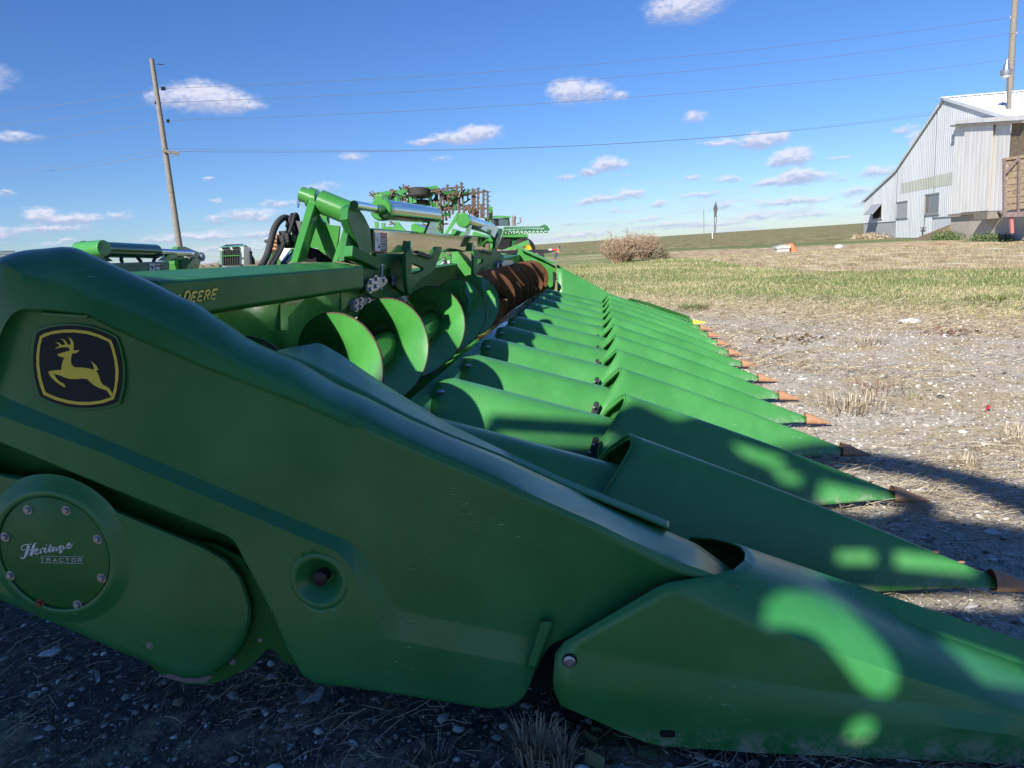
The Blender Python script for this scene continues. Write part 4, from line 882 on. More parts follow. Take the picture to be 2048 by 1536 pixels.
# lift cylinder on the centre beam
XL = -1.27
r0_, r1_ = PX(708, 410, XL), PX(768, 420, XL); e0, e1 = PX(763, 419, XL), PX(868, 431, XL)
cyl('cylinder_rod', r0_, r1_, .024, CHROME); 
barrel = cyl('lift_cylinder', e0, e1, .062, GSHINE, n=40, bev=.006)
dd_ = (e1-e0)/np.linalg.norm(e1-e0)
mb = MB(); mb.tube([e0 - dd_*.02, e0 - dd_*.01, e0 + dd_*.05, e0 + dd_*.055], .066, 36, rad=[.058, .067, .067, .060]); mb.tube([e0 - dd_*.14, e0 - dd_*.02], .030, 24, rad=[.027, .034]); mb.build('cylinder_gland', STEEL, barrel, 40)
mb = MB(); mb.box(tuple(e0 + np.array([-.03, -.02, .05])), tuple(e0 + np.array([.02, .03, .085]))); mb.build('hose_port', STEEL, barrel, bevel=.004)
def plateX(name, z, pts, x, th=-.02, m=STEEL, par=CH, bev=.002):
    mb = MB(); mb.ext([PX(*z(*p), x) for p in pts], (th, 0, 0)); return mb.build(name, m, par, bevel=bev)
def plateY(name, z, pts, y, th=.02, m=STEEL, par=CH, bev=.002):
    mb = MB(); mb.ext([PY(*z(*p), y) for p in pts], (0, th, 0)); return mb.build(name, m, par, bevel=bev)
plateX('cylinder_clevis', G2, [(1900,430),(1915,440),(1915,520),(1905,655),(1795,655),(1870,480)], XL+.03)
plateX('cylinder_clevis', G2, [(1900,430),(1915,440),(1915,520),(1905,655),(1795,655),(1870,480)], XL-.10)
plateY('beam_bracket', G2, [(1485,530),(1520,535),(1560,590),(1620,640),(1485,630)], 5.0); plateY('beam_bracket', G2, [(1650,560),(1680,545),(1830,615),(1815,640),(1650,640)], 5.4, .18)
plateY('beam_bracket', F3, [(490,420),(350,660),(370,665),(460,540),(500,460)], 6.6, .02); plateY('beam_bracket', F3, [(430,600),(550,640),(545,675),(420,660)], 6.7, .15)
plateX('cylinder_clevis', F3, [(640,500),(640,560),(610,660),(530,675),(590,620),(615,540),(615,480)], XL+.05, -.02)
# second cylinder and far hinge
f0, f1 = PX(928, 441, XL), PX(982, 458, XL); dd_ = (f1-f0)/np.linalg.norm(f1-f0)
bar2 = cyl('lift_cylinder', f0 + dd_*.05, f1, .066, GSHINE, n=32, bev=.006)
mb = MB(); mb.tube([f0 - dd_*.06, f0 + dd_*.10], .068, 30); mb.build('cylinder_cap', STEEL, bar2, 40, bevel=.006)
plateX('far_hinge_arm', F3, [(800,545),(940,600),(960,620),(950,660),(910,760),(880,790),(870,700),(840,670),(720,600)], -1.20, -.03); plateY('far_hinge_post', F3, [(640,640),(660,630),(760,660),(870,690),(870,760),(640,690)], 8.8, .03)
plateY('far_hinge_post', F3, [(830,690),(880,690),(880,790),(850,800)], 8.7, .03)
plateX('far_hinge_arm', F3, [(930,600),(950,610),(900,790),(870,800),(880,720)], -1.12, -.03, GLOSS)
wb = MB(); wb.prism([(-1.26, 8.9, 1.22), (-1.26, 8.9, 1.10), (-1.5, 8.9, 1.10), (-1.5, 8.9, 1.24)], [(-1.20, 11.1, 1.23), (-1.20, 11.1, 1.10), (-1.5, 11.1, 1.10), (-1.5, 11.1, 1.25)]); wb.build('wing_beam', GLOSS, CH, bevel=.01)
plateX('adjuster_plate', F3, [(945,960),(970,925),(1050,925),(1065,960),(1030,985),(975,998),(948,985)], -1.15, -.02, ZINC)
plateX('link_inner', F3, [(870,830),(960,870),(960,960),(900,1000),(840,1030),(740,1050),(700,1040),(820,960)], -1.25, -.03, DKGREEN)
cyl('threaded_rod', PX(*F3(898,950), -1.15), PX(*F3(900,1040), -1.15), .010, ZINC, n=8)
mb = MB(); [mb.ball(PX(*F3(*p), -1.12), .022, 8, 6) for p in [(845,1045),(870,1035),(895,1045),(925,1040)]]; mb.build('shaft_coupling', ZINC, CH)
# centre frame: cradle arms and plates
def hook(z, pts, hole, x, par):
    o = decal('cradle_arm', [[z(*p) for p in pts]] + ([[z(*p) for p in hole]] if hole else []), x, DKGREEN, par, thick=.012, ax=0); return o
hk = hook(G2, [(1575,855),(1640,830),(1650,862),(1810,912),(1835,880),(1890,785),(1945,788),(1950,800),(1940,850),(1870,1020),(1830,1060),(1740,1100),(1690,1150),(1655,1200),(1630,1280),(1600,1260),(1580,1100)], [(1640,955),(1655,955),(1765,1005),(1755,1025),(1660,1075),(1635,1060)], -1.18, CH)
mb = MB(); mb.bar(PX(*G2(1650,850), -1.19), PX(*G2(1805,898), -1.19), .09, .025); mb.build('rubber_pad', RUBBER, hk)
hk2 = hook(F3, [(640,830),(690,815),(700,830),(800,862),(815,850),(850,790),(885,788),(880,830),(860,900),(820,945),(770,985),(710,1010),(680,1050),(660,1115),(640,1060)], [(680,905),(740,915),(735,945),(690,975),(675,970)], -1.18, CH)
mb = MB(); mb.bar(PX(*F3(690,826), -1.19), PX(*F3(800,855), -1.19), .09, .025); mb.build('rubber_pad', RUBBER, hk2)
plateX('frame_plate', G2, [(1290,850),(1560,855),(1580,870),(1590,1240),(1610,1290),(1500,1200),(1440,1080),(1440,1010),(1310,985)], -1.27, -.03, DKGREEN)
plateY('frame_plate', F3, [(425,825),(520,828),(600,905),(625,935),(625,1110),(560,1125),(520,1150),(512,1060),(480,960),(430,955)], 7.6, .02)
plateX('beam_stop', F3, [(635,742),(650,745),(650,830),(635,830)], XC+.02, -.03); plateX('beam_stop', G2, [(1645,725),(1660,725),(1660,835),(1645,835)], XC+.02, -.03)
mb = MB(); mb.box((-1.75, 4.25, 1.0), (-1.5, 8.8, 1.22)); mb.box((-1.75, 4.3, .35), (-1.6, 8.8, .55)); [mb.box((-1.72, y, .5), (-1.58, y+.1, 1.05)) for y in (4.35, 8.6)]; mb.build('main_frame', DKGREEN, CH, bevel=.01)
# --- hoses standing up behind the near post
def hose(z, pts, r, x, m=RUBBER, ribs=False):
    W_ = [Vector(PX(*z(*p), x if isinstance(x, (int, float)) else x[i])) for i, p in enumerate(pts)]
    out = []
    for i in range(len(W_)-1):
        a, b, c, d = W_[max(i-1, 0)], W_[i], W_[i+1], W_[min(i+2, len(W_)-1)]
        for q in range(10):
            t = q/10; out.append(.5*((2*b) + (c-a)*t + (2*a-5*b+4*c-d)*t*t + (3*b-a-3*c+d)*t**3))
    out.append(W_[-1]); mb = MB()
    if ribs:
        fine = []
        for a, b in zip(out, out[1:]): fine += [a, a.lerp(b, .25), a.lerp(b, .5), a.lerp(b, .75)]
        mb.tube(fine, r, 12, rad=[r*(1 + .07*(1 if (i//2) % 2 else -1)) for i in range(len(fine))])
    else: mb.tube(out, r, 12)
    return mb.build('hydraulic_hose', m, CH, 60)
Z3 = Z5(500, 360, 7.68)
hose(Z3, [(170,1330),(260,1160),(320,950),(370,760),(440,640),(520,580),(580,590),(600,640),(590,720)], .017, -1.75, ribs=True)
hose(Z3, [(280,1330),(380,1160),(470,1000),(560,850),(600,680),(620,580),(650,530),(690,560),(680,650)], .010, -1.72)
hose(Z3, [(330,1330),(440,1150),(520,990),(600,820),(650,660),(680,560),(710,525),(740,600),(750,760)], .010, -1.70)
mb = MB(); c_ = PX(*Z3(560, 905), -1.70)
for i in range(14):
    d = np.array([random.uniform(-.03, .03) for _ in range(3)]); mb.box(tuple(c_ + d - .018), tuple(c_ + d + .018))
mb.box(tuple(c_ + np.array([-.03, .03, -.05])), tuple(c_ + np.array([.03, .12, .02]))); mb.build('hose_clamp', BLACK, CH)
mb = MB(); q = PX(*Z3(700, 870), -1.74); mb.ball(q, .07, 14, 9, (.8, 1, 1)); mb.build('hose_coupler', STEEL, CH, 50)
mb = MB(); mb.tube([PX(*Z3(520,1290), -1.74), PX(*Z3(660,1100), -1.74)], .02, 10); mb.build('coupler_pipe', CHROME, CH, 50)
mb = MB(); mb.bar(PX(*Z3(750,640), -1.68), PX(*Z3(720,1000), -1.70), .05, .05); mb.build('hose_sleeve', BLACK, CH)
# ------------------------------------------------------------------ barn
BA = np.array([24.16, 71.6, 0.0]); BD = np.array([-.0866, -.9962, 0]); BN = np.array([-.9962, .0866, 0])
def Wp(s, z, off=0.0): return BA + BD*s + BN*off + np.array([0, 0, z])
barn = top('barn', 'white corrugated metal barn with long sloping roof at right edge of field', 'barn', tuple(BA))
roofz = interp([(-.3, 3.2), (9.4, 5.16), (19.2, 8.85), (28.6, 6.25)])
def corr(s0, s1, z0f, z1f, name, m, off=0.0, pitch=.34, parent=barn, dep=.024):
    mb = MB(); n = int((s1-s0)/pitch*4); lo_, hi_ = [], []
    for i in range(n+1):
        s = s0 + (s1-s0)*i/n; o = off + dep*(0, 1, 1, 0)[i % 4]
        lo_.append(Wp(s, z0f(s), o)); hi_.append(Wp(s, z1f(s), o))
    mb.grid([lo_, hi_]); return mb.build(name, m, parent)
corr(0, 9.65, lambda s: 1.33, lambda s: roofz(s), 'lean_to_wall', SHEET)
corr(9.65, 17.9, lambda s: .05, roofz, 'gable_wall', SHEET); corr(17.9, 22.0, lambda s: 1.42, roofz, 'gable_wall', SHEET); corr(22.0, 28.6, lambda s: 1.4, roofz, 'gable_wall', SHEET)
mb = MB(); mb.prism([Wp(0, 0, -.04), Wp(9.62, 0, -.04), Wp(9.62, 1.33, -.04), Wp(0, 1.33, -.04)], [Wp(0, 0, -.4), Wp(9.62, 0, -.4), Wp(9.62, 1.33, -.4), Wp(0, 1.33, -.4)]); mb.build('concrete_base', CONC2, barn)
mb = MB(); mb.prism([Wp(17.9, 0, -.1), Wp(22, 0, -.1), Wp(22, 1.42, -.1), Wp(17.9, 1.42, -.1)], [Wp(17.9, 0, -.4), Wp(22, 0, -.4), Wp(22, 1.42, -.4), Wp(17.9, 1.42, -.4)]); mb.build('concrete_base', CONC, barn)
mb = MB(); mb.prism([Wp(21.9, 0, .25), Wp(36, 0, .25), Wp(36, 1.5, .25), Wp(21.9, 1.5, .25)], [Wp(21.9, 0, -.4), Wp(36, 0, -.4), Wp(36, 1.5, -.4), Wp(21.9, 1.5, -.4)]); mb.build('concrete_base', CONC, barn)
XD = np.array([30, 0, 0])
mb = MB()   # body behind the gable
gp = [(-.2, 0), (28.5, 0), (28.5, 6.2), (19.2, 8.78), (9.4, 5.1), (-.2, 3.15)]
mb.prism([Wp(s, z, -.06) for s, z in gp], [Wp(s, z, -.06) + XD for s, z in gp]); mb.build('barn_body', SHEET, barn)
def roofp(sa, za, sb, zb, name, m):
    mb = MB(); lo_, hi_ = [], []; n = 440
    for i in range(n+1):
        x = -.12 + 30.3*i/n; h = .03*(0, 1, 1, 0)[i % 4] + .05
        lo_.append(Wp(sa, za + h) + np.array([x, 0, 0])); hi_.append(Wp(sb, zb + h) + np.array([x, 0, 0]))
    mb.grid([lo_, hi_]); return mb.build(name, m, barn)
roofp(19.2, 8.85, 28.9, 6.18, 'roof', SHEET); roofp(9.4, 5.2, 19.2, 8.85, 'roof', SHEET); roofp(-.6, 3.2, 9.4, 5.2, 'roof', SHEET)
mb = MB()
for (a, b) in (((-.6, 3.25), (9.4, 5.24)), ((9.4, 5.24), (19.2, 8.92)), ((19.2, 8.92), (28.9, 6.24))): mb.bar(Wp(*a, .10), Wp(*b, .10), .08, .18)
mb.bar(Wp(19.2, 8.97, .3), Wp(19.2, 8.97, .3) + XD, .35, .06); mb.build('roof_trim', SHEET, barn)
mb = MB(); mb.add([Wp(22.5, 8.08, 0) + np.array([5.5, 0, 0]), Wp(22.5, 8.08, 0) + np.array([13, 0, 0]), Wp(24.4, 7.56, 0) + np.array([12, 0, 0]), Wp(24.4, 7.56, 0) + np.array([4, 0, 0])], [(0, 1, 2, 3)]); mb.build('roof_skylight', PANELF, barn)
mb = MB(); mb.prism([Wp(*p, .045) for p in [(10.6, 4.14), (21.4, 4.18), (21.4, 3.5), (10.6, 3.42)]], [Wp(*p, .0) for p in [(10.6, 4.14), (21.4, 4.18), (21.4, 3.5), (10.6, 3.42)]]); corr(10.6, 21.4, lambda s: 3.42, lambda s: 4.16, 'translucent_strip', PANELF, .012)
def window(s0, s1, z0, z1, m, label=None):
    mb = MB()
    for (a, b, c, d) in ((s0-.1, s1+.1, z1, z1+.1), (s0-.1, s1+.1, z0-.12, z0), (s0-.1, s0, z0, z1), (s1, s1+.1, z0, z1)): mb.prism([Wp(a, c, .09), Wp(b, c, .09), Wp(b, d, .09), Wp(a, d, .09)], [Wp(a, c, 0), Wp(b, c, 0), Wp(b, d, 0), Wp(a, d, 0)])
    w = mb.build('window', GREYP, barn)
    mb = MB(); mb.prism([Wp(s0, z0, .05), Wp(s1, z0, .05), Wp(s1, z1, .05), Wp(s0, z1, .05)], [Wp(s0, z0, .0), Wp(s1, z0, .0), Wp(s1, z1, .0), Wp(s0, z1, .0)]); mb.build('pane', m, w); return w
w1 = window(3.2, 5.8, 1.70, 2.75, DARK)
mb = MB(); hA, hB = Wp(2.95, 2.84, .1), Wp(5.95, 2.84, .1); oA, oB = Wp(2.95, 2.02, .80), Wp(5.95, 2.02, .80); tk = np.array([0, 0, .04]); mb.prism([hA, hB, oB, oA], [hA + tk, hB + tk, oB + tk, oA + tk]); fl = mb.build('hinged_flap', GREYP, w1); fl['label'] = 'grey top hung flap propped open'
window(9.85, 12.55, 1.62, 2.72, mat('grey_glass', (.40, .41, .42), .5))
w3 = window(16.45, 19.1, 1.72, 2.95, mat('dusty_glass', (.22, .23, .25), .3)); mb = MB(); mb.prism([Wp(16.5, 1.72, .06), Wp(17.2, 1.72, .06), Wp(17.2, 2.95, .06), Wp(16.5, 2.95, .06)], [Wp(16.5, 1.72, .02), Wp(17.2, 1.72, .02), Wp(17.2, 2.95, .02), Wp(16.5, 2.95, .02)]); mb.build('boarded_half', WOOD, w3)
mb = MB(); mb.bar(Wp(15.9, .75, .12), Wp(16.9, .75, .12), .05); mb.bar(Wp(16.3, 0, .12), Wp(16.4, .75, .12), .05); mb.bar(Wp(16.4, .75, .08), Wp(16.5, 1.65, .06), .02); mb.build('hand_pump', DARK, barn)
# boarded front with sliding door
mb = MB(); n = 60; lo_, hi_ = [], []
for i in range(n+1):
    s = 22.0 + 7.6*i/n; o = .28 - (.008 if i % 4 == 0 else 0); lo_.append(Wp(s, 1.52, o)); hi_.append(Wp(s, 7.0 - .12*(s-22), o))
mb.grid([lo_, hi_]); mb.prism([Wp(21.95, 1.52, .27), Wp(21.95, 7.0, .27), Wp(21.95, 7.0, 0), Wp(21.95, 1.52, 0)], [Wp(22.0, 1.52, .25), Wp(22.0, 7.0, .25), Wp(22.0, 7.0, 0), Wp(22.0, 1.52, 0)])
bf = mb.build('board_front', WBOARD, barn)
mb = MB(); n = 28; lo_, hi_ = [], []
for i in range(n+1):
    s = 23.9 + 3.9*i/n; o = .40 - (.007 if i % 4 == 0 else 0); lo_.append(Wp(s, 1.60, o)); hi_.append(Wp(s, 6.72 - .12*(s-24), o))
mb.grid([lo_, hi_]); mb.bar(Wp(23.9, 1.6, .35), Wp(23.9, 6.6, .35), .1); mb.build('sliding_door', WBOARD, barn)
mb = MB(); mb.bar(Wp(21.9, 7.10, .33), Wp(31.5, 5.95, .33), .26, .22); mb.build('door_track_hood', WBOARD, barn)
mb = MB(); mb.bar(Wp(22.0, 6.87, .45), Wp(31.5, 5.75, .45), .2, .1); mb.bar(Wp(21.95, 1.50, .4), Wp(29.5, 1.50, .4), .12, .10); mb.build('track_rail', WOOD, barn)
mb = MB(); mb.prism([Wp(29.6, 1.5, .25), Wp(36, 1.5, .25), Wp(36, 5.4, .25), Wp(29.6, 6.0, .25)], [Wp(29.6, 1.5, 0), Wp(36, 1.5, 0), Wp(36, 5.4, 0), Wp(29.6, 6.0, 0)]); mb.build('old_board_wall', OLDWOOD, barn)
mb = MB(); mb.prism([Wp(27.2, 1.15, .3), Wp(29, 1.15, .3), Wp(29, 1.5, .3), Wp(27.2, 1.5, .3)], [Wp(27.2, 1.15, .9), Wp(29, 1.15, .9), Wp(29, 1.5, .9), Wp(27.2, 1.5, .9)]); mb.build('wooden_dock', WOOD, barn)
# old wagon bed at the right edge
wg = top('wagon', 'old wooden wagon bed with rusty steel stakes standing at the right edge', 'wagon', tuple(Wp(31, 0, 3)))
def WG(px, py, dx=0): return PD(px, py, 43.0 + dx)
B6 = Z5(1680, 120, 4.04)
mb = MB()
for k in range(8):
    y0 = 800 + k*52; mb.prism([WG(*B6(1325, y0+10)), WG(*B6(1620, y0-30)), WG(*B6(1620, y0+16)), WG(*B6(1325, y0+56))], [WG(*B6(1325, y0+10), .1), WG(*B6(1620, y0-30), .1), WG(*B6(1620, y0+16), .1), WG(*B6(1325, y0+56), .1)])
mb.build('side_boards', OLDWOOD, wg)
mb = MB(); mb.prism([WG(*B6(1310, 795), -.1), WG(*B6(1620, 745), -.1), WG(*B6(1620, 770), -.1), WG(*B6(1310, 815), -.1)], [WG(*B6(1310, 795), .2), WG(*B6(1620, 745), .2), WG(*B6(1620, 770), .2), WG(*B6(1310, 815), .2)]); mb.build('top_rail', OLDWOOD, wg)
mb = MB()
for a, b in (((1325, 800), (1325, 1245)), ((1448, 785), (1440, 1245)), ((1335, 920), (1448, 790)), ((1580, 770), (1575, 1245))): mb.bar(WG(*B6(*a), -.12), WG(*B6(*b), -.12), .10)
mb.bar(WG(*B6(1325, 1250), -.1), WG(*B6(1640, 1240), -.1), .22); mb.build('steel_stakes', rusty('rusty_frame', (.13, .08, .07), (.22, .17, .17), 8), wg)
mb = MB(); mb.bar(WG(*B6(1382, 1265)), WG(*B6(1390, 1400)), .13); mb.build('support_leg', mat('faded_red_paint', (.42, .16, .15), .6), wg)
mb = MB(); mb.bar(WG(*B6(1500, 1330)), WG(*B6(1700, 1330)), .1, 1.0); mb.build('dark_recess', DARK, wg)
def puff(name, label, cat, c, rx, ry, rz, n, mats, p, leaf=.05, stem=False, group=None):
    u_ = rng.random(n)**.4; th = rng.uniform(0, 6.28, n); ph = np.arccos(rng.uniform(-.2, 1, n))
    lump = 1 + .25*np.sin(3*th+1)*np.sin(2*ph*2)
    x = c[0]+rx*u_*lump*np.sin(ph)*np.cos(th); y = c[1]+ry*u_*lump*np.sin(ph)*np.sin(th); z = c[2]+rz*u_*lump*np.maximum(np.cos(ph), 0)+rng.uniform(0, .1, n)*rz
    a = rng.normal(0, 1, (n, 3)); a /= np.linalg.norm(a, axis=1)[:, None]; b = np.cross(a, rng.normal(0, 1, (n, 3))); b /= np.linalg.norm(b, axis=1)[:, None]
    s_ = leaf*rng.uniform(.5, 1.4, n)[:, None]; cc_ = np.stack([x, y, z], -1)
    A = np.stack([cc_, cc_ + a*s_*.5 + b*s_*.3, cc_ + a*s_, cc_ + a*s_*.5 - b*s_*.3], 1)
    o = soup(name, A, 4, [(0, 1, 2, 3)], mats, rng.choice(len(mats), n, p=p), label, cat, None)
    if group: o['group'] = group
    return o
LG = [flat('weed_green', (.06, .11, .035)), flat('weed_light', (.13, .19, .07)), flat('weed_dry', (.28, .22, .12))]
puff('weed_clump', 'low green weeds along the foot of the concrete wall beside the boarded front', 'weed', Wp(23.3, 0, 1.0), .5, 2.0, .55, 2500, LG, [.6, .3, .1], .09)
puff('weed_clump', 'second patch of green weeds under the old wagon', 'weed', Wp(29.5, 0, 1.0), .5, 2.2, .4, 1800, LG, [.6, .3, .1], .09)
puff('dry_grass_clump', 'tall dry grass against the grey concrete of the barn lean to', 'grass', Wp(5.0, 0, .8), .8, 4.2, .45, 1800, [LG[2], STM[0]], [.5, .5], .14)
mb = MB(); mb.prism([Wp(18.0, 0, .1), Wp(22, 0, .1), Wp(22, 1.0, .1)], [Wp(17.6, 0, 1.2), Wp(22, 0, 1.5), Wp(22, .3, 1.0)]); o = mb.build('soil_heap', rusty('heap', (.13, .085, .055), (.24, .17, .11), 8)); tag(o, 'brown heap of dirt and husks sloping against the concrete wall', 'dirt heap')
mb = MB(); A = [PZ(1955, 480), PZ(2004, 478), PZ(2022, 470), PZ(2030, 466), PZ(2027, 473), PZ(2006, 482)]; mb.add([a + np.array([0, 0, .03 + .25*(i in (2, 3, 4))]) for i, a in enumerate(A)], [(0, 1, 2, 5), (2, 3, 4, 5)]); o = mb.build('metal_sheet', SHEET, None, solid=.02); tag(o, 'crumpled white sheet of metal lying in front of the wagon', 'metal sheet')
# ------------------------------------------------------------------ poles and wires
def upole(base, h, r, label, lean=(0, 0), arms=()):
    t = top('utility_pole', label, 'utility pole', tuple(base))
    b = Vector(base); tp_ = b + Vector((lean[0], lean[1], h)); mb = MB(); mb.tube([b, tp_], r, 14, rad=[r, r*.62]); mb.build('pole_shaft', WOOD, t, 50); return t, b, tp_
bl = PD(365, 535, 46.0); bl = np.array([bl[0], bl[1], 0]); zt = PD(312, 118, 46.0)[2]
UL, b_, t_ = upole(bl, zt, .19, 'weathered wooden utility pole with short arms rising behind the green header')
def LP(px, py, d=46.0): return Vector(PD(px, py, d))
for a, b in (((322, 177), (331, 177)), ((333, 242), (339, 242)), ((321, 209), (310, 204))): mb = MB(); mb.bar(LP(*a), LP(*b), .16, .16); mb.build('insulator_arm', DARK, UL)
mb = MB(); mb.bar(LP(325, 301, 45.75), LP(359, 308, 45.75), .14, .16); mb.bar(LP(334, 303, 45.7), LP(343, 315, 45.7), .04); mb.bar(LP(351, 307, 45.7), LP(344, 315, 45.7), .04); ca = mb.build('cross_arm', WOOD, UL)
for p in ((326, 297), (347, 301), (356, 303)): mb = MB(); mb.tube([LP(*p, 45.75), LP(p[0], p[1]+4, 45.75)], .05, 8); mb.build('insulator', GREYP, ca)
mb = MB(); mb.tube([LP(314, 128), LP(322, 129), LP(329, 128.5)], .02, 6); mb.build('top_pin', DARK, UL)
br = np.array([31.2, 62.1, 0]); dr_ = math.hypot(br[0], br[1])
def RP(px, py, d=dr_): return Vector(PD(px, py, d))
tr = RP(2034, -60)
UR = top('utility_pole', 'tall wooden utility pole rising behind the barn roof at the right edge', 'utility pole', tuple(br)); mb = MB(); mb.tube([br, RP(2019, 185), tr], .3, 14, rad=[.30, .24, .20]); mb.build('pole_shaft', WOOD, UR, 50)
for a, b in (((2027, 34), (2020, 35)), ((2026, 70), (2034, 65)), ((2020, 119), (2014, 120))): mb = MB(); mb.bar(RP(*a), RP(*b), .16, .2); mb.build('insulator_arm', GREYP, UR)
lp_ = top('light_pole', 'slim wooden mast with a grey dusk to dawn lamp on the barn roof', 'light pole', tuple(Wp(25.5, 7.3, -.5)))
dl = float(np.hypot(*(Wp(25.5, 0, -.5)[:2]))); mb = MB(); mb.bar(PD(2017, 238, dl), PD(2020, 140, dl), .17); mb.build('mast', WOOD, lp_)
c0 = PD(2012, 152, dl); mb = MB(); mb.tube([c0 + np.array([0, 0, q]) for q in (0, .02, .22, .30, .36, .62, .72, .82)], .3, 16, rad=[.16, .26, .30, .30, .18, .13, .07, .06]); mb.build('lamp_head', ZINC, lp_, 50)
mb = MB(); mb.tube([c0 + np.array([0, 0, q]) for q in (-.12, -.04, .06)], .3, 16, rad=[.14, .22, .25]); mb.build('lamp_lens', mat('frosted_lens', (.6, .68, .66), .3), lp_, 50)
mb = MB(); mb.bar(c0 + np.array([0, 0, .5]), PD(2019, 142, dl), .06); mb.build('lamp_bracket', RUST, lp_)
def wire(pts, label, r=.0085, sag=0.0, grp='power lines crossing the sky'):
    pts = [Vector(p) for p in pts]; out = []
    for a, b in zip(pts, pts[1:]):
        for q in range(24):
            t = q/24; p = a.lerp(b, t); p.z -= sag*4*t*(1-t)*((b-a).length/70)**2; out.append(p)
    out.append(pts[-1]); mb = MB(); mb.tube(out, r, 5); o = mb.build('power_line', WIRE, None); tag(o, label, 'power line', grp); return o
WIRE = mat('aged_wire', (.16, .18, .22), .6)
def left_end(px, py): p = Vector(PD(px, py, 80)); return p
wire([left_end(-60, 222), LP(330, 177), RP(2020, 35), RP(2160, 18)], 'highest strung wire running from pole to pole', .012, sag=1.0)
wire([left_end(-60, 250), LP(312, 205.5), RP(2034, 65), RP(2160, 52)], 'second wire from the top between the two poles', .012, sag=1.0)
wire([left_end(-60, 288), LP(339, 241), RP(2014, 119.5), RP(2160, 106)], 'third wire from the top, below the left cloud', .012, sag=.9)
wire([left_end(-60, 340), LP(326, 297), LP(1870, 223, 75)], 'upper of the low pair of wires reaching the barn peak', sag=1.5)
wire([left_end(-60, 348), LP(356, 303), LP(1876, 227, 75)], 'lower of the low pair of wires reaching the barn peak', .014, sag=1.3)
wire([left_end(-60, 178), LP(314, 128), RP(1840, -10)], 'faint thin wire above all the others', .0035, sag=1.0)
# ------------------------------------------------------------------ small things out in the field
t = top('road_sign', 'diamond road sign seen from behind on two splayed posts at the field edge', 'road sign', tuple(PZ(1429, 474, 0)*.25 + 0))
ds = 95.0; sgz = np.array([0, 0, .01])
def SP(px, py, d=ds): return PD(px, py, d)
S3 = Z5(1400, 380, 15.37)
t.location = (SP(1429, 474)[0], SP(1429, 474)[1], 0)
mb = MB(); mb.ext([SP(*S3(*p)) for p in [(490,345),(548,575),(510,735),(515,825),(440,825),(435,700),(408,575)]], (0, .06, 0)); mb.build('sign_panel', mat('sign_back', (.07, .07, .07), .6), t)
mb = MB(); mb.bar(SP(*S3(440, 800)), SP(*S3(452, 1420)), .09); mb.bar(SP(*S3(515, 800)), SP(*S3(458, 1420)), .09); mb.build('sign_post', mat('dull_post', (.12, .12, .12), .7), t)
t = top('marker_post', 'short white post in front of the diamond sign', 'post', tuple(SP(1425, 475, 60)*np.array([1, 1, 0]))); mb = MB(); mb.bar(SP(1424.4, 465, 60), SP(1424.8, 477, 60), .06); mb.build('post_shaft', CREAM, t)
t = top('telephone_pole', 'far thin pole left of the diamond sign', 'pole', tuple(SP(1408, 466, 150)*np.array([1, 1, 0]))); mb = MB(); mb.bar(SP(1407.5, 419, 150), SP(1408, 467.5, 150), .12); mb.build('pole_shaft', WOOD, t)
O2 = Z5(1120, 430, 3.531)
def OP(px, py, z=None, dd_=0): p = PD(px, py, 46 + dd_); return p
mb = MB(); pts = [OP(*O2(1612, 232)), OP(*O2(1618, 220)), OP(*O2(1630, 218)), OP(*O2(1640, 232)), OP(*O2(1654, 262))]; mb.tube(pts, .17, 18, cap=True); o = mb.build('drain_pipe', ORANGE, None, 50); tag(o, 'orange plastic pipe elbow sticking out of the brown grass', 'pipe')
mb = MB(); q = OP(*O2(1578, 268)); mb.box((q[0]-.45, q[1]-.4, 0), (q[0]+.25, q[1]+.4, .2)); mb.box((q[0]-.5, q[1]-.45, .2), (q[0]+.3, q[1]+.45, .36)); mb.box((q[0]-.3, q[1]-.45, .36), (q[0]+.1, q[1]+.2, .42)); o = mb.build('concrete_cover', CONC2, None, bevel=.02); tag(o, 'pale concrete drain cover beside the orange pipe', 'drain cover')
mb = MB(); mb.ball((q[0]+3.4, q[1]+1, .05), .3, 10, 6, (1, 1, .6)); o = mb.build('stone', CONC2, None, 50); tag(o, 'small grey stone in the grass right of the orange pipe', 'stone')
BR = [flat('reddish_twig', (.27, .18, .125)), flat('tan_twig', (.46, .34, .235)), flat('dark_twig', (.15, .105, .075)), flat('olive_leaf', (.22, .21, .11))]
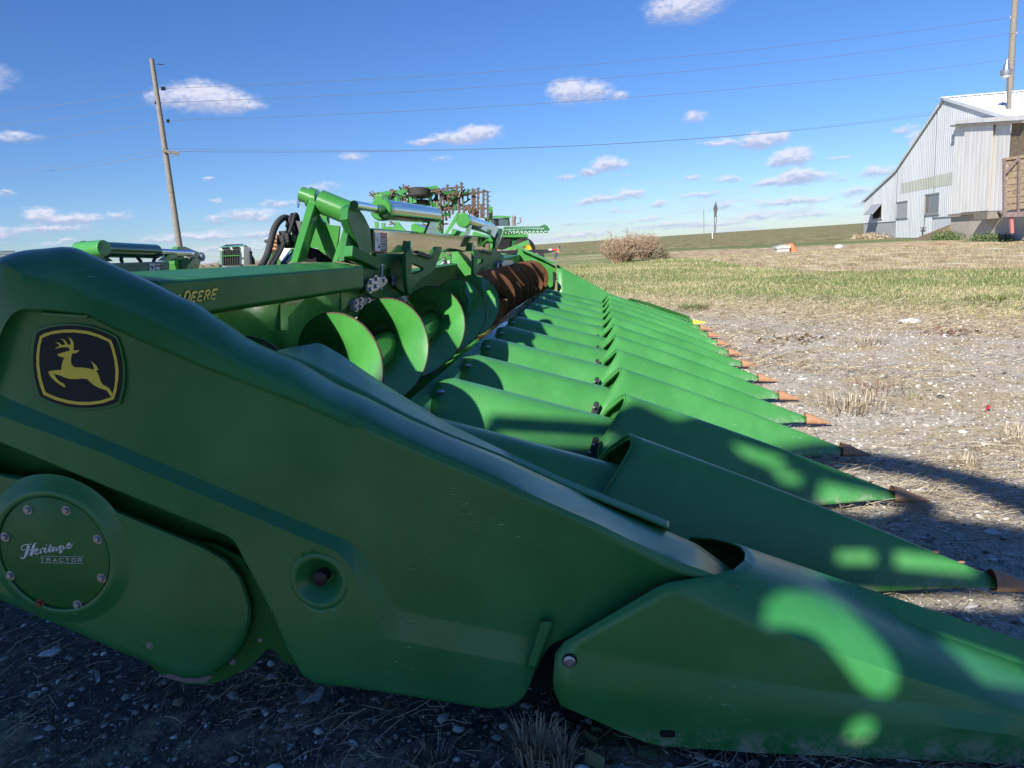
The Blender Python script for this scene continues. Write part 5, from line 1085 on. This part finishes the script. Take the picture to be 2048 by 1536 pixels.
def bush(c, rx, ry, h, n, label, extra=0):
    a = rng.uniform(0, 6.28, n); rr = np.sqrt(rng.random(n)); bx_, by_ = c[0]+rx*.55*rr*np.cos(a), c[1]+ry*.55*rr*np.sin(a)
    hh = h*(1-.35*rr**2)*rng.uniform(.35, 1.0, n)**.8*(1+.25*np.sin(bx_*4)); hh *= np.where(rng.random(n) < .05, 1.4, 1); tx, ty = bx_+rx*.75*rr*np.cos(a)*rng.uniform(.2, 1.3, n)+rng.normal(0, .2, n), by_+ry*.5*rr*np.sin(a)
    w = rng.uniform(.006, .015, n); A = np.stack([np.stack([bx_-w, by_, 0*w], -1), np.stack([bx_+w, by_, 0*w], -1), np.stack([tx+w*.4, ty, hh], -1), np.stack([tx-w*.4, ty, hh], -1)], 1)
    m = 5; T = []
    for q in range(m):       # side twigs
        f = rng.uniform(.3, 1.0, n); x0_, y0_, z0_ = bx_+(tx-bx_)*f, by_+(ty-by_)*f, hh*f; dx_, dz_ = rng.normal(0, .16, n), rng.uniform(.05, .34, n); dy2 = rng.normal(0, .12, n)
        T.append(np.stack([np.stack([x0_, y0_, z0_-.012], -1), np.stack([x0_, y0_, z0_+.012], -1), np.stack([x0_+dx_, y0_+dy2, z0_+dz_+.012], -1), np.stack([x0_+dx_, y0_+dy2, z0_+dz_-.008], -1)], 1))
    A = np.concatenate([A] + T); o = soup('bush', A, 4, [(0, 1, 2, 3)], BR, rng.choice(4, len(A), p=[.42, .32, .18, .08]), label, 'bush', None); return o
bush((1.25, 44.2), 1.0, 1.0, 1.9, 900, 'larger reddish brown leafless bush, nearer the header')
bush((2.75, 47.5), .8, .9, 2.1, 560, 'smaller tan bush partly behind the larger one, on its right')
puff('weed_clump', 'grey green weeds at the right foot of the smaller bush', 'weed', (3.7, 46.3, 0), .6, .5, .7, 1200, [BR[3], BR[2]], [.6, .4], .09)
# far tree line, distant farm
fx = [PD(x_, 531, 900.0) for x_ in (380, 445)]
mb = MB(); 
for i in range(60):
    p = PD(-40 + i*16, 520, 1500.0); mb.ball((p[0], p[1], 0), 4 + 4*random.random(), 8, 5, (3, 1, .8 + .5*random.random()))
o = mb.build('far_treeline', rusty('far_trees', (.17, .15, .12), (.22, .2, .17), .2), None, 60); tag(o, 'thin far tree line on the left horizon', 'trees', kind='stuff')
# ------------------------------------------------------------------ second header behind, with its lift cylinder
H2 = top('corn_header', 'second green corn header parked behind, only its lift cylinder and beam showing at left', 'corn header', (-3.5, 6, 0))
ZS = Z5(100, 460, 3.94); XH = -3.5
def px2(name, pts, x=XH, th=-.04, m=STEEL, bev=.003): return plateX(name, ZS, pts, x, th, m, H2, bev)
e0, e1 = PX(*ZS(405, 153), XH), PX(*ZS(840, 170), XH)
b2 = cyl('lift_cylinder', e0, e1, .056, paint('darker_gloss', (.02, .11, .03), .12, 1.0, .03, .02, scr=False), H2, 36, .012)
mb = MB(); dd_ = (e1-e0)/np.linalg.norm(e1-e0); q0 = PX(*ZS(325, 150), XH+.02); mb.tube([q0 + np.array([.12, -.03, 0]), q0 + np.array([-.12, .03, 0])], .055, 26); mb.build('cylinder_eye', STEEL, H2, 40, bevel=.006)
px2('cylinder_clevis', [(395,110),(420,130),(425,220),(460,245),(350,200),(330,190)], XH+.06); px2('cylinder_clevis', [(205,130),(280,84),(300,92),(300,130),(250,160)], XH-.15, m=DKGREEN); bolt(H2, PX(*ZS(396, 172), XH+.065), (1, -.4, 0), .026)
px2('clevis_foot', [(400,200),(460,215),(500,245),(440,245)], XH, m=DKGREEN)
cyl('cylinder_rod', PX(*ZS(840, 172), XH), PX(*ZS(1115, 183), XH), .028, CHROME, H2)
tb0, tb1 = PX(*ZS(470, 250), XH+.1), PX(*ZS(945, 245), XH+.1); ub0, ub1 = PX(*ZS(470, 330), XH+.1), PX(*ZS(945, 330), XH+.1)
mb = MB(); mb.prism([ub0+np.array([0,-1.2,0]), tb0+np.array([0,-1.2,0]), tb0 + np.array([-.25, -1.2, .0]), ub0 + np.array([-.25, -1.2, 0])], [ub1, tb1, tb1 + np.array([-.25, 0, .0]), ub1 + np.array([-.25, 0, 0])]); bm2 = mb.build('centre_beam', paint('olive_gloss', (.05, .11, .03), .15, 1, .03, .02, scr=False), H2, bevel=.01)
old_PX = PX
def sticker2():
    q = lambda u_, v_, o: PX(*ZS(783 + 94*u_, 265 + 55*v_), XH + .1 + o)
    mb = MB(); mb.add([q(0,0,.004), q(.46,0,.004), q(.46,1,.004), q(0,1,.004)], [(0,1,2,3)]); st = mb.build('danger_sticker', WHITE, bm2)
    mb = MB(); mb.add([q(.46,0,.004), q(1,0,.004), q(1,.3,.004), q(.46,.3,.004)], [(0,1,2,3)]); mb.build('sticker_band', RED, st)
    mb = MB(); mb.add([q(.46,.3,.004), q(1,.3,.004), q(1,1,.004), q(.46,1,.004)], [(0,1,2,3)]); mb.build('sticker_text_field', NAVY, st)
    mb = MB(); [ribbon(mb, [q(.52, v_, .007), q(.92, v_, .007)], .008, lambda z: z, 0) for v_ in (.12, .5, .65, .8)]; mb.build('sticker_text', WHITE, st)
    mb = MB(); [ribbon(mb, [q(*z, .007) for z in zz], .007, lambda z: z, 0) for zz in ([(.1,.3),(.2,.5),(.3,.85)], [(.28,.3),(.24,.6)], [(.38,.45),(.28,.7)])]; mb.build('sticker_drawing', NAVY, st)
sticker2()
px2('hinge_arm', [(1010,130),(1065,130),(1185,180),(1205,200),(1195,235),(1150,225),(1060,180),(1000,150)], XH, -.05); px2('hinge_post', [(1010,150),(1050,200),(1040,330),(1000,330),(980,260)], XH-.05, -.06); px2('hinge_post', [(1150,215),(1195,235),(1160,340),(1100,340),(1060,300)], XH+.05, -.05)
px2('hinge_brace', [(880,240),(935,195),(1000,180),(1000,240),(950,245)], XH+.02, -.04); px2('hinge_brace', [(1035,240),(1080,215),(1110,230),(1080,300),(1040,330)], XH+.08, -.03, DKGREEN); bolt(H2, PX(*ZS(1192, 212), XH+.05), (1, -.3, 0), .03)
mb = MB(); mb.box((-4.1, 4.2, .1), (-3.8, 6.3, 1.1)); mb.build('main_frame', DKGREEN, H2, bevel=.02)
for pts in ([(565, 215), (560, 235), (570, 255)], [(690, 218), (705, 235), (718, 250)], [(815, 250), (830, 215), (865, 195), (880, 200)]):
    mb = MB(); mb.tube([PX(*ZS(*p), XH+.05) for p in pts], .013, 8); mb.build('hydraulic_hose', RUBBER, H2)
# ------------------------------------------------------------------ baler
ZB = Z5(430, 440, 10.78); db = 27.0
BL = top('baler', 'faded green and white round baler seen from the rear beyond the green beam', 'baler', tuple(PD(475, 530, db)*np.array([1, 1, 0])))
def BP(x, y, d=0): return PD(*ZB(x, y), db + d)
def quadpart(name, pts, m, d=0, th=.1, par=None, bev=0):
    mb = MB(); a = [BP(*p, d) for p in pts]; b = [BP(*p, d+th) for p in pts]; mb.prism(a, b); return mb.build(name, m, par or BL, bevel=bev)
quadpart('rear_gate', [(90,590),(620,560),(620,990),(90,1010)], CREAM, 0, .3)
mb = MB(); mb.prism([BP(620,560,.0), BP(615,990,.0), BP(100,1010,.3), BP(95,595,.3)], [BP(780,600,2.0), BP(800,960,2.0), BP(300,1000,2.2), BP(300,560,2.2)]); mb.build('baler_body', CREAM, BL)
mb = MB(); mb.prism([BP(90,590,0), BP(150,560,1), BP(610,530,1), BP(625,560,0)], [BP(90,600,0), BP(150,570,1), BP(610,545,1), BP(625,572,0)]); mb.build('roof_cap', STEEL, BL); quadpart('roof_rim', [(150,560),(240,530),(600,515),(625,545)], DARK, 1.2)
mb = MB(); mb.prism([BP(625,545,0.5), BP(660,530,1), BP(740,600,2), BP(790,960,2.2), BP(620,985,.3)], [BP(625,545,0.6), BP(660,530,1.1), BP(740,600,2.1), BP(790,960,2.3), BP(620,985,.4)]); mb.build('side_shield', paint('faded_green', (.05, .14, .09), .5, .1, .3, .3), BL)
quadpart('gate_opening', [(165,655),(530,635),(525,965),(165,980)], DARK, -.03, .04)
mb = MB()
for i in range(9): mb.bar(BP(195+i*38, 655, -.06), BP(195+i*38, 965, -.06), .055, .02)
mb.build('baler_belts', RUBBER, BL); quadpart('gate_crossbar', [(165,765),(530,755),(530,775),(165,790)], STEEL, -.12, .04)
mb = MB(); [mb.box(tuple(BP(170+i*28+(80 if i > 4 else 0), 612-i*1.5, -.02) - .025), tuple(BP(170+i*28+(80 if i > 4 else 0), 612-i*1.5, -.02) + .03)) for i in range(10)]; mb.build('vent_holes', DARK, BL)
quadpart('side_box', [(770,660),(810,690),(800,750),(860,850),(865,960),(790,960)], BLACK, 1.5, .3); quadpart('gate_streak', [(95,650),(150,660),(150,960),(100,990)], paint('faded_green_streak', (.18, .33, .22), .5, .1, .3, .2), -.02, .02)
mb = MB(); [mb.tube([BP(x, 1130, .3), BP(x+50, 1130, .3)], .42, 18) for x in (90, 560)]; mb.build('wheel', TYRE, BL)
t = top('wooden_fence', 'grey weathered boards showing at the left edge behind the side panel', 'boards', tuple(PD(0, 520, 12)*np.array([1, 1, 0]))); mb = MB()
for k in range(4): y_ = 501 + k*5; mb.prism([PD(-60, y_+3, 12), PD(30, y_, 12), PD(30, y_+4, 12), PD(-60, y_+7, 12)], [PD(-60, y_+3, 12.1), PD(30, y_, 12.1), PD(30, y_+4, 12.1), PD(-60, y_+7, 12.1)])
mb.prism([PD(-50, 500, 12.1), PD(-42, 500, 12.1), np.array(PD(-42, 500, 12.1))*[1, 1, 0], np.array(PD(-50, 500, 12.1))*[1, 1, 0]], [PD(-50, 500, 12.2), PD(-42, 500, 12.2), np.array(PD(-42, 500, 12.2))*[1, 1, 0], np.array(PD(-50, 500, 12.2))*[1, 1, 0]]); mb.build('board', mat('grey_green_board', (.18, .22, .23), .8), t)
# ------------------------------------------------------------------ folded field cultivator
FC = top('field_cultivator', 'folded field cultivator, green frame and rusty tine bars standing up against the sky', 'cultivator', tuple(PD(860, 540, 34)*np.array([1, 1, 0])))
V1 = Z5(720, 360, 10.24); V2 = Z5(860, 360, 7.88); dc = 33.0
def CPt(z, x, y, d=0): return PD(*z(x, y), dc + d)
def bars(name, z, segs, w, m, d=0, par=FC):
    mb = MB()
    for s_ in segs: mb.bar(CPt(z, *s_[0], d + (s_[2] if len(s_) > 2 else 0)), CPt(z, *s_[1], d + (s_[2] if len(s_) > 2 else 0)), w)
    return mb.build(name, m, par)
bars('main_frame', V1, [((270,300),(1590,150)),((590,250),(620,420),.3),((860,230),(880,420),.5),((1120,330),(1130,470)),((1400,260),(1380,380)),((740,250),(750,440)),((440,1000),(640,985)),((340,850),(345,1000)),((480,880),(480,980)),((680,950),(690,1040)),((1040,340),(1050,480)),((1430,300),(1450,470)),((830,350),(840,430)),((1560,470),(1600,1100))], .14, STEEL)
bars('main_frame', V2, [((0,150),(100,110)),((100,120),(110,850),.4),((0,380),(120,380)),((200,545),(330,540)),((380,170),(400,480)),((0,260),(60,200)),((70,380),(80,850)),((200,210),(380,200)),((300,420),(400,400),.6),((100,420),(140,800),.8)], .13, DKGREEN)
bars('harrow_bar', V2, [((270,70),(310,600)),((415,75),(470,560)),((490,35),(540,540)),((195,125),(260,640)),((340,110),(360,540)),((670,130),(670,560)),((700,150),(705,570)),((760,120),(755,590)),((840,150),(845,600)),((905,180),(912,640)),((610,380),(615,520)),((805,390),(810,600)),((735,440),(740,590)),((160,150),(200,760))], .085, SOILRUST)
bars('cross_bar', V2, [((190,140),(540,110)),((500,215),(915,180)),((60,465),(640,400)),((640,400),(850,390)),((690,460),(920,445)),((100,700),(290,690)),((80,460),(290,455)),((150,220),(300,210)),((200,480),(560,450)),((280,270),(480,240))], .07, SOILRUST)
segs = []
for i in range(9): segs += [((912, 185+i*74-(i*2)), (955, 188+i*73)), ((845, 160+i*75), (885, 162+i*74)), ((760, 125+i*78), (790, 130+i*76)), ((703, 150+i*62), (745, 152+i*62))]
for i in range(6): segs += [((495+i*9, 60+i*95), (540+i*8, 62+i*95)), ((275+i*6, 80+i*90), (305+i*6, 85+i*90)), ((415+i*8, 85+i*90), (445+i*8, 90+i*90))]
bars('spring_tines', V2, segs, .035, SOILRUST)
SOILRUST2 = rusty('muddy_rust', (.13, .075, .05), (.22, .14, .10), 7, .85)
random.seed(3); mb = MB()
for (x, y) in [(90,170),(110,390),(130,560),(140,770),(580,240),(290,440),(620,430),(400,240),(680,470),(660,530),(460,250),(120,180),(330,290),(560,450),(300,260),(440,230)]:
    for q in range(6):
        c_ = np.array(CPt(V2, x + random.uniform(-45, 45), y + random.uniform(-25, 25), random.uniform(-.4, .6))); u_ = np.array([random.uniform(-.13, .13) for _ in range(3)]); mb.bar(c_-u_, c_+u_, .07, .04)
for (x, y) in [(930,170),(990,190),(270,300),(310,330),(920,350),(880,420),(960,440),(390,320),(690,250),(790,330),(1560,220),(1600,480),(1620,740),(1540,220),(660,880),(1300,920)]:
    for q in range(7):
        c_ = np.array(CPt(V1, x + random.uniform(-45, 45), y + random.uniform(-25, 25), random.uniform(-.3, .6))); u_ = np.array([random.uniform(-.14, .14) for _ in range(3)]); mb.bar(c_-u_, c_+u_, .045, .03)
mb.build('sweep_shanks', SOILRUST2, FC)
mb = MB()
for q in range(34):
    z, x, y = (V2, random.uniform(20, 620), random.uniform(150, 560)) if q % 2 else (V1, random.uniform(560, 1500), random.uniform(260, 480))
    c_ = np.array(CPt(z, x, y, random.uniform(-.2, 1.0))); u_ = np.array([random.uniform(-.3, .3), random.uniform(-.3, .3), random.uniform(-.45, .45)]); mb.bar(c_-u_, c_+u_, .06)
mb.build('linkage_rods', DKGREEN, FC)
def tyre_(c, ax, r, w, par, rim=None, name='wheel'):
    c = Vector(c); ax = Vector(ax).normalized(); u_ = ax.cross(Vector((0, 0, 1))); u_ = (u_ if u_.length > .1 else Vector((1, 0, 0))).normalized(); v_ = ax.cross(u_)
    prof = [(-.5, .62), (-.5, .88), (-.36, 1.0), (0, 1.03), (.36, 1.0), (.5, .88), (.5, .62), (.3, .58), (-.3, .58)]
    mb = MB(); mb.grid([[c + ax*w*a + (u_*math.cos(t)+v_*math.sin(t))*r*b*(1+.015*(k % 2)) for k, t in enumerate([2*math.pi*q/40 for q in range(40)])] for a, b in prof + prof[:1]], True); ty = mb.build(name, TYRE, par, 40)
    mb = MB(); mb.grid([[c + ax*w*a + (u_*math.cos(t)+v_*math.sin(t))*r*b for t in [2*math.pi*q/28 for q in range(28)]] for a, b in ((-.46, .64), (-.30, .55), (-.12, .2), (-.16, .0))], True)
    mb.grid([[c + ax*w*a + (u_*math.cos(t)+v_*math.sin(t))*r*b for t in [2*math.pi*q/28 for q in range(28)]] for a, b in ((.46, .64), (.30, .55), (.12, .2), (.16, .0))], True); mb.build('rim', rim or YRIM, ty, 40); return ty
tyre_(CPt(V1, 1220, 265), (.05, .1, 1), .48, .38, FC, STEEL); tyre_(CPt(V1, 1240, 465, .5), (.05, .1, 1), .42, .2, FC, STEEL); tyre_(CPt(V1, 560, 400, .5), (.2, 1, .1), .35, .2, FC, STEEL)
tyre_(CPt(V2, 330, 260, .8), (.3, .2, 1), .40, .34, FC, STEEL)
mb = MB(); mb.box((-5.9, 32.6, .5), (-4.9, 35.5, .8)); mb.bar((-6, 33.8, .6), (-3.2, 33.6, 1.5), .2); mb.bar((-7.5, 34, .6), (-7.2, 34, 3.0), .16); mb.bar((-5, 34, .6), (-4.9, 34, 3.2), .16); mb.build('centre_frame', STEEL, FC)
for xx in (-6.6, -4.0): tyre_((xx, 34.2, .5), (1, 0, 0), .5, .3, FC, CREAM)
# ------------------------------------------------------------------ self propelled sprayer
SPR = top('sprayer', 'green self propelled sprayer with dark cab, folded booms and a yellow wheel', 'sprayer', tuple(PD(1050, 520, 60)*np.array([1, 1, 0]))); dsp = 60.0; SPGREEN = mat('sprayer_green', (.022, .13, .03), .5)
def SQ(x, y, d=0): return PD(*V2(x, y), dsp + d)
def sq(name, pts, m, d=0, th=1.0, bev=0):
    mb = MB(); mb.prism([SQ(*p, d) for p in pts], [SQ(*p, d+th) for p in pts]); return mb.build(name, m, SPR, bevel=bev)
sq('cab_roof', [(850,595),(935,572),(1070,560),(1275,572),(1280,582),(1250,605),(1090,595),(860,612)], STEEL, -.2, 2.2, .04)
sq('cab', [(865,610),(1250,600),(1262,720),(1080,725),(870,740)], DARK, 0, 1.7)
sq('cab_window', [(1080,620),(1232,615),(1240,710),(1085,722)], GLASS, -.05, .06); sq('cab_window', [(945,640),(1045,630),(1050,720),(950,740)], mat('dark_glass', (.03, .035, .05), .1, .2), -.05, .06)
sq('body', [(960,770),(1530,860),(1540,960),(1480,1000),(1250,1060),(1080,1060),(1060,900)], DKGREEN, .3, 1.6); sq('engine_bay', [(1090,900),(1280,890),(1250,1100),(1060,1100)], DARK, .1, 1.0)
sq('body_rail', [(1150,870),(1540,850),(1545,900),(1150,900)], STEEL, -.1, .3); mb = MB()
for a, b in (((1150,760),(1850,790)), ((1150,800),(1880,790)), ((1160,840),(1860,830)), ((1170,745),(1760,740)), ((1160,870),(1440,860)), ((1190,770),(1190,870)), ((1530,860),(1535,930)), ((1140,800),(1150,900))): mb.bar(SQ(*a), SQ(*b), .085)
for i in range(22): x_ = 1180 + i*31; mb.bar(SQ(x_, 745), SQ(x_ + (16 if i % 2 else -10), 835), .05)
for a, b in (((1740,740),(1820,715)), ((1820,715),(1880,790)), ((1790,735),(1850,800))): mb.bar(SQ(*a), SQ(*b), .15)
mb.build('boom', SPGREEN, SPR)
mb = MB(); [mb.ball(SQ(1200+i*42, 835+8*(i % 2), -.1),   .05, 6, 4) for i in range(16)]; mb.build('nozzles', CREAM, SPR)
mb = MB(); mb.tube([SQ(1320,720), SQ(1318,640), SQ(1325,590), SQ(1338,570)], .16, 10); mb.build('exhaust_stack', rusty('dull_exhaust', (.15, .14, .13), (.22, .2, .19), 3), SPR, 50)
mb = MB(); mb.bar(SQ(1360,700), SQ(1425,670), .05); mb.bar(SQ(1425,670), SQ(1432,640), .05); mb.build('mirror_arm', DARK, SPR); sq('mirror', [(1408,585),(1448,580),(1452,640),(1425,650),(1408,630)], ZINC, 0, .2)
wc = SQ(1480, 1110); vx = np.array([.62, -.78, 0]); tyre_(wc, vx, .98, .6, SPR); tyre_(SQ(1330, 1120, 1.0), vx, .98, .5, SPR); tyre_(SQ(1000, 1120, 2.5), vx, .98, .5, SPR)
mb = MB(); mb.grid([[SQ(1480 + 140*math.cos(a) - 30, 1110 - 190*math.sin(a), q) for a in np.linspace(.9, 2.9, 12)] for q in (-.4, .3)]); mb.build('mudguard', BLACK, SPR, 50, solid=.05)
# ------------------------------------------------------------------ header trailer
TR = top('header_trailer', 'black trailer rail with red and white reflective tape beyond the far end of the header', 'trailer', tuple(PD(1080, 520, 26)*np.array([1, 1, 0]))); dt = 26.0
def TQ(x, y, d=0): return PD(*V2(x, y), dt + d)
def tqp(name, pts, m, d=0, th=.15, par=None): mb = MB(); mb.prism([TQ(*p, d) for p in pts], [TQ(*p, d+th) for p in pts]); return mb.build(name, m, par or TR)
tqp('rail', [(700,1115),(1870,1095),(2010,1085),(2010,1110),(1860,1150),(1560,1150),(700,1160)], BLACK); 
for i, (a, b) in enumerate([(1035,1130),(1130,1240),(1240,1340),(1870,1920),(1920,2010)]): y_ = 1115 - (a-1035)*.025; tqp('reflective_tape', [(a,y_-8),(b,y_-10),(b,y_+14),(a,y_+16)], RED if i in (2, 4) else WHITE, -.01, .012)
mb = MB(); mb.bar(TQ(2040,1040), TQ(1990,1200), .08, .06); mb.build('marker_bracket', mat('orange_marker', (.75, .22, .10), .5), TR)
mb = MB(); mb.bar(TQ(2035,1040,-.05), TQ(2045,1090,-.05), .12, .06); mb.bar(TQ(2000,1140,-.05), TQ(1975,1240,-.05), .10, .06); mb.build('marker_lamp', mat('dark_blue_lamp', (.03, .05, .12), .4), TR)
mb = MB(); [mb.bar(TQ(*a), TQ(*b), .03) for a, b in (((1780,1110),(1780,1150)), ((1850,1105),(1850,1150)), ((1700,1135),(1780,1130)))]; mb.build('rail_loops', BLACK, TR)
q = TQ(1300, 1150); mb = MB(); mb.box((q[0]-2.5, q[1]+.1, .35), (q[0]-2.3, q[1]+.3, 1.1)); mb.box((q[0]+.9, q[1]+.1, .35), (q[0]+1.1, q[1]+.3, 1.1)); mb.build('trailer_legs', BLACK, TR); tyre_((q[0]-1, q[1]+.5, .35), (1, .1, 0), .35, .25, TR, CREAM)
# ------------------------------------------------------------------ green planter with white wheels seen through the frame
PLN = top('planter', 'green planter with white wheel hubs and grey hoses glimpsed through the header frame', 'planter', tuple(PD(880, 600, 12)*np.array([1, 1, 0]))); V4 = Z5(840, 490, 12.8); dp = 12.0
def NQ(x, y, d=0): return PD(*V4(x, y), dp + d)
def nq(name, pts, m, d=0, th=.05): mb = MB(); mb.prism([NQ(*p, d) for p in pts], [NQ(*p, d+th) for p in pts]); return mb.build(name, m, PLN)
tyre_(NQ(600, 700, .4), (.5, -1, 0), .22, .14, PLN, WHITE); tyre_(NQ(880, 640, .5), (.5, -1, 0), .26, .14, PLN, WHITE); tyre_(NQ(770, 950, -.2), (.6, -1, .2), .22, .1, PLN, YRIM)
nq('arm', [(490,170),(600,190),(780,290),(850,460),(800,470),(690,430),(640,300),(560,230),(490,240)], STEEL); nq('arm', [(380,560),(430,440),(600,340),(640,360),(520,480),(380,610)], paint('pale_green_paint', (.10, .33, .14), .4, .3, .2, .2), -.1)
nq('toolbar', [(200,820),(1000,790),(1000,960),(150,1040)], DARK, .8, .1); nq('hub_cap', [(700,400),(750,390),(765,500),(710,510)], WHITE, -.1); nq('hub_cap', [(880,600),(950,560),(1020,700),(900,720)], WHITE, .2); nq('row_unit', [(280,620),(520,560),(500,800),(260,830)], DKGREEN, .6, .1)
for pts in ([(265,1120),(290,900),(370,700),(480,560),(600,440)], [(380,1120),(410,900),(470,690),(540,540),(610,430)], [(300,760),(360,500),(430,360),(500,300)]):
    mb = MB(); mb.tube([NQ(*p, -.2) for p in pts], .020, 8); mb.build('hydraulic_hose', GREYP, PLN, 50)
q = NQ(600, 700, .4); mb = MB(); mb.box((q[0]-1.2, q[1]+.3, .45), (q[0]+1.5, q[1]+.5, .62)); mb.box((q[0]-.1, q[1]+.3, .1), (q[0]+.1, q[1]+.5, .5)); mb.build('frame', STEEL, PLN)
# row of rusty opener discs left of the near hinge
RU = top('row_cleaner', 'rusty row cleaner wheels of an implement behind the black hoses', 'row cleaner', tuple(PD(545, 560, 10)*np.array([1, 1, 0])))
for (x, y, r_) in ((275, 935, .05), (400, 900, .08), (385, 1000, .09), (380, 1060, .09), (390, 1120, .09), (400, 950, .10), (570, 1105, .09)):
    c_ = PD(*Z3(x, y), 10.0); mb = MB(); mb.tube([c_ + np.array([0, 0, -.012]), c_ + np.array([0, .02, .012])], r_, 16); mb.build('disc', RUST if x != 275 else GREYP, RU, 40)
mb = MB(); mb.bar(PD(*Z3(395, 890), 10.05), PD(*Z3(350, 1290), 10.05), .08); mb.bar(PD(*Z3(500, 1080), 10.05), PD(*Z3(510, 1290), 10.05), .12); mb.bar(PD(*Z3(340, 1130), 10.05), PD(*Z3(480, 1130), 10.05), .1); mb.box(tuple(PD(*Z3(450, 1290), 10.05)*np.array([1, 1, 0]) + np.array([-.2, -.1, 0])), tuple(PD(*Z3(450, 1290), 10.05) + np.array([.2, .1, -.02]))); mb.build('shank', DKGREEN, RU)
mb = MB(); mb.ball(PD(*Z3(640, 1120), 9.0), .16, 12, 8); mb.build('tank', CREAM, RU, 50)
# ------------------------------------------------------------------ implement standing behind the photographer: it throws the shade
YC = -.95; kz = .60/.86; kx = .40/.86
def rc(x, z):      # from the reference plane y=-1.6 onto this implement's plane along the light
    dy = YC + 1.6; return (x + kx*dy, z - kz*dy)
def shape(pts): return [rc(*p) for p in pts]
outl = [(-4.7, 1.9), (-4.7, 3.9), (-3.98, 3.95), (-3.92, 4.6), (-3.66, 4.62), (-3.60, 4.25), (-3.35, 4.05), (-3.2, 3.88), (-2.86, 3.86), (-2.84, 4.02), (-2.35, 4.02), (-2.2, 4.12), (-2.02, 4.02), (-1.75, 4.15), (-1.50, 4.22), (-1.3, 4.22), (-1.06, 4.14), (-.78, 3.98), (-.42, 3.76), (.1, 3.42), (.1, 3.27), (-.44, 3.48), (-.78, 3.80), (-1.04, 3.93), (-1.30, 4.02), (-1.42, 4.0), (-1.52, 3.90), (-1.30, 3.78), (-1.0, 3.68), (-.80, 3.60), (-.86, 3.5), (-.4, 3.36), (.6, 3.25), (.6, 3.0), (-.45, 3.02), (-.46, 2.55), (1.4, 2.5), (1.4, 1.9)]
holes = [chaikin([(-1.20,2.86),(-1.07,2.86),(-.98,2.78),(-.85,2.60),(-.85,2.51),(-.925,2.51),(-1.01,2.65),(-1.08,2.70),(-1.20,2.70)], 1), [(-.94+.047*math.cos(a), 2.43+.052*math.sin(a)) for a in np.linspace(0, 5.8, 14)], [(-.80,2.74),(-.55,2.65),(-.50,2.53),(-.64,2.55)],
         [(-1.15,3.06),(-1.0,3.06),(-1.0,3.15),(-1.15,3.15)], [(-.95,3.05),(-.66,3.02),(-.66,3.12),(-.95,3.15)], [(-1.15,2.90),(-.50,2.87),(-.50,2.97),(-1.15,2.985)],
         [(-1.78,3.93),(-1.56,3.86),(-1.50,3.80),(-1.58,3.76),(-1.70,3.82)], [(-1.56,3.77),(-1.42,3.75),(-1.44,3.66),(-1.55,3.69)], [(-1.36,3.72),(-1.1,3.66),(-.95,3.59),(-1.0,3.52),(-1.12,3.50),(-1.38,3.58)],
         [(-2.80,3.94),(-2.3,3.93),(-2.2,3.86),(-2.80,3.86)]]
from mathutils.geometry import delaunay_2d_cdt
loops = [[Vector((p[0], p[1], 0)) for p in shape(pl)] for pl in [outl] + holes]
fv = [v for lp in loops for v in lp]; nn = len(fv); ed = []; q0 = 0
for lp in loops: ed += [(q0+i, q0+(i+1) % len(lp)) for i in range(len(lp))]; q0 += len(lp)
cv_, _, cf_, _, _, _ = delaunay_2d_cdt([Vector((v.x, v.y)) for v in fv], ed, [], 0, 1e-6)
def inside(x, y):
    c = False
    for a, b in ed:
        x1, y1, x2, y2 = fv[a].x, fv[a].y, fv[b].x, fv[b].y
        if (y1 > y) != (y2 > y) and x < (x2-x1)*(y-y1)/(y2-y1) + x1: c = not c
    return c
print('caster', len(cv_), nn); fv2 = cv_; nn = len(cv_)
tri = [t_ for t_ in cf_ if inside(sum(cv_[i].x for i in t_)/len(t_), sum(cv_[i].y for i in t_)/len(t_))]
vs = [(v.x, YC-.03, v.y) for v in fv2] + [(v.x, YC+.03, v.y) for v in fv2]; fs = [tuple(t_) for t_ in tri] + [tuple(i + nn for i in t_) for t_ in tri]; st_ = 0
me = bpy.data.meshes.new('frame_panel'); me.from_pydata(vs, [], fs); me.materials.append(DKGREEN)
IM = top('parked_implement', 'tall dark implement frame standing close behind the camera position, throwing the shade', 'implement', (0, YC, 0))
o = bpy.data.objects.new('frame_panel', me); COL.objects.link(o); o.parent = IM; o.matrix_parent_inverse = Matrix.Translation(-Vector(IM.location))
for xx in (-3.0, 0.9): tyre_((xx, YC-.5, .6), (1, 0, 0), .6, .35, IM, YRIM)
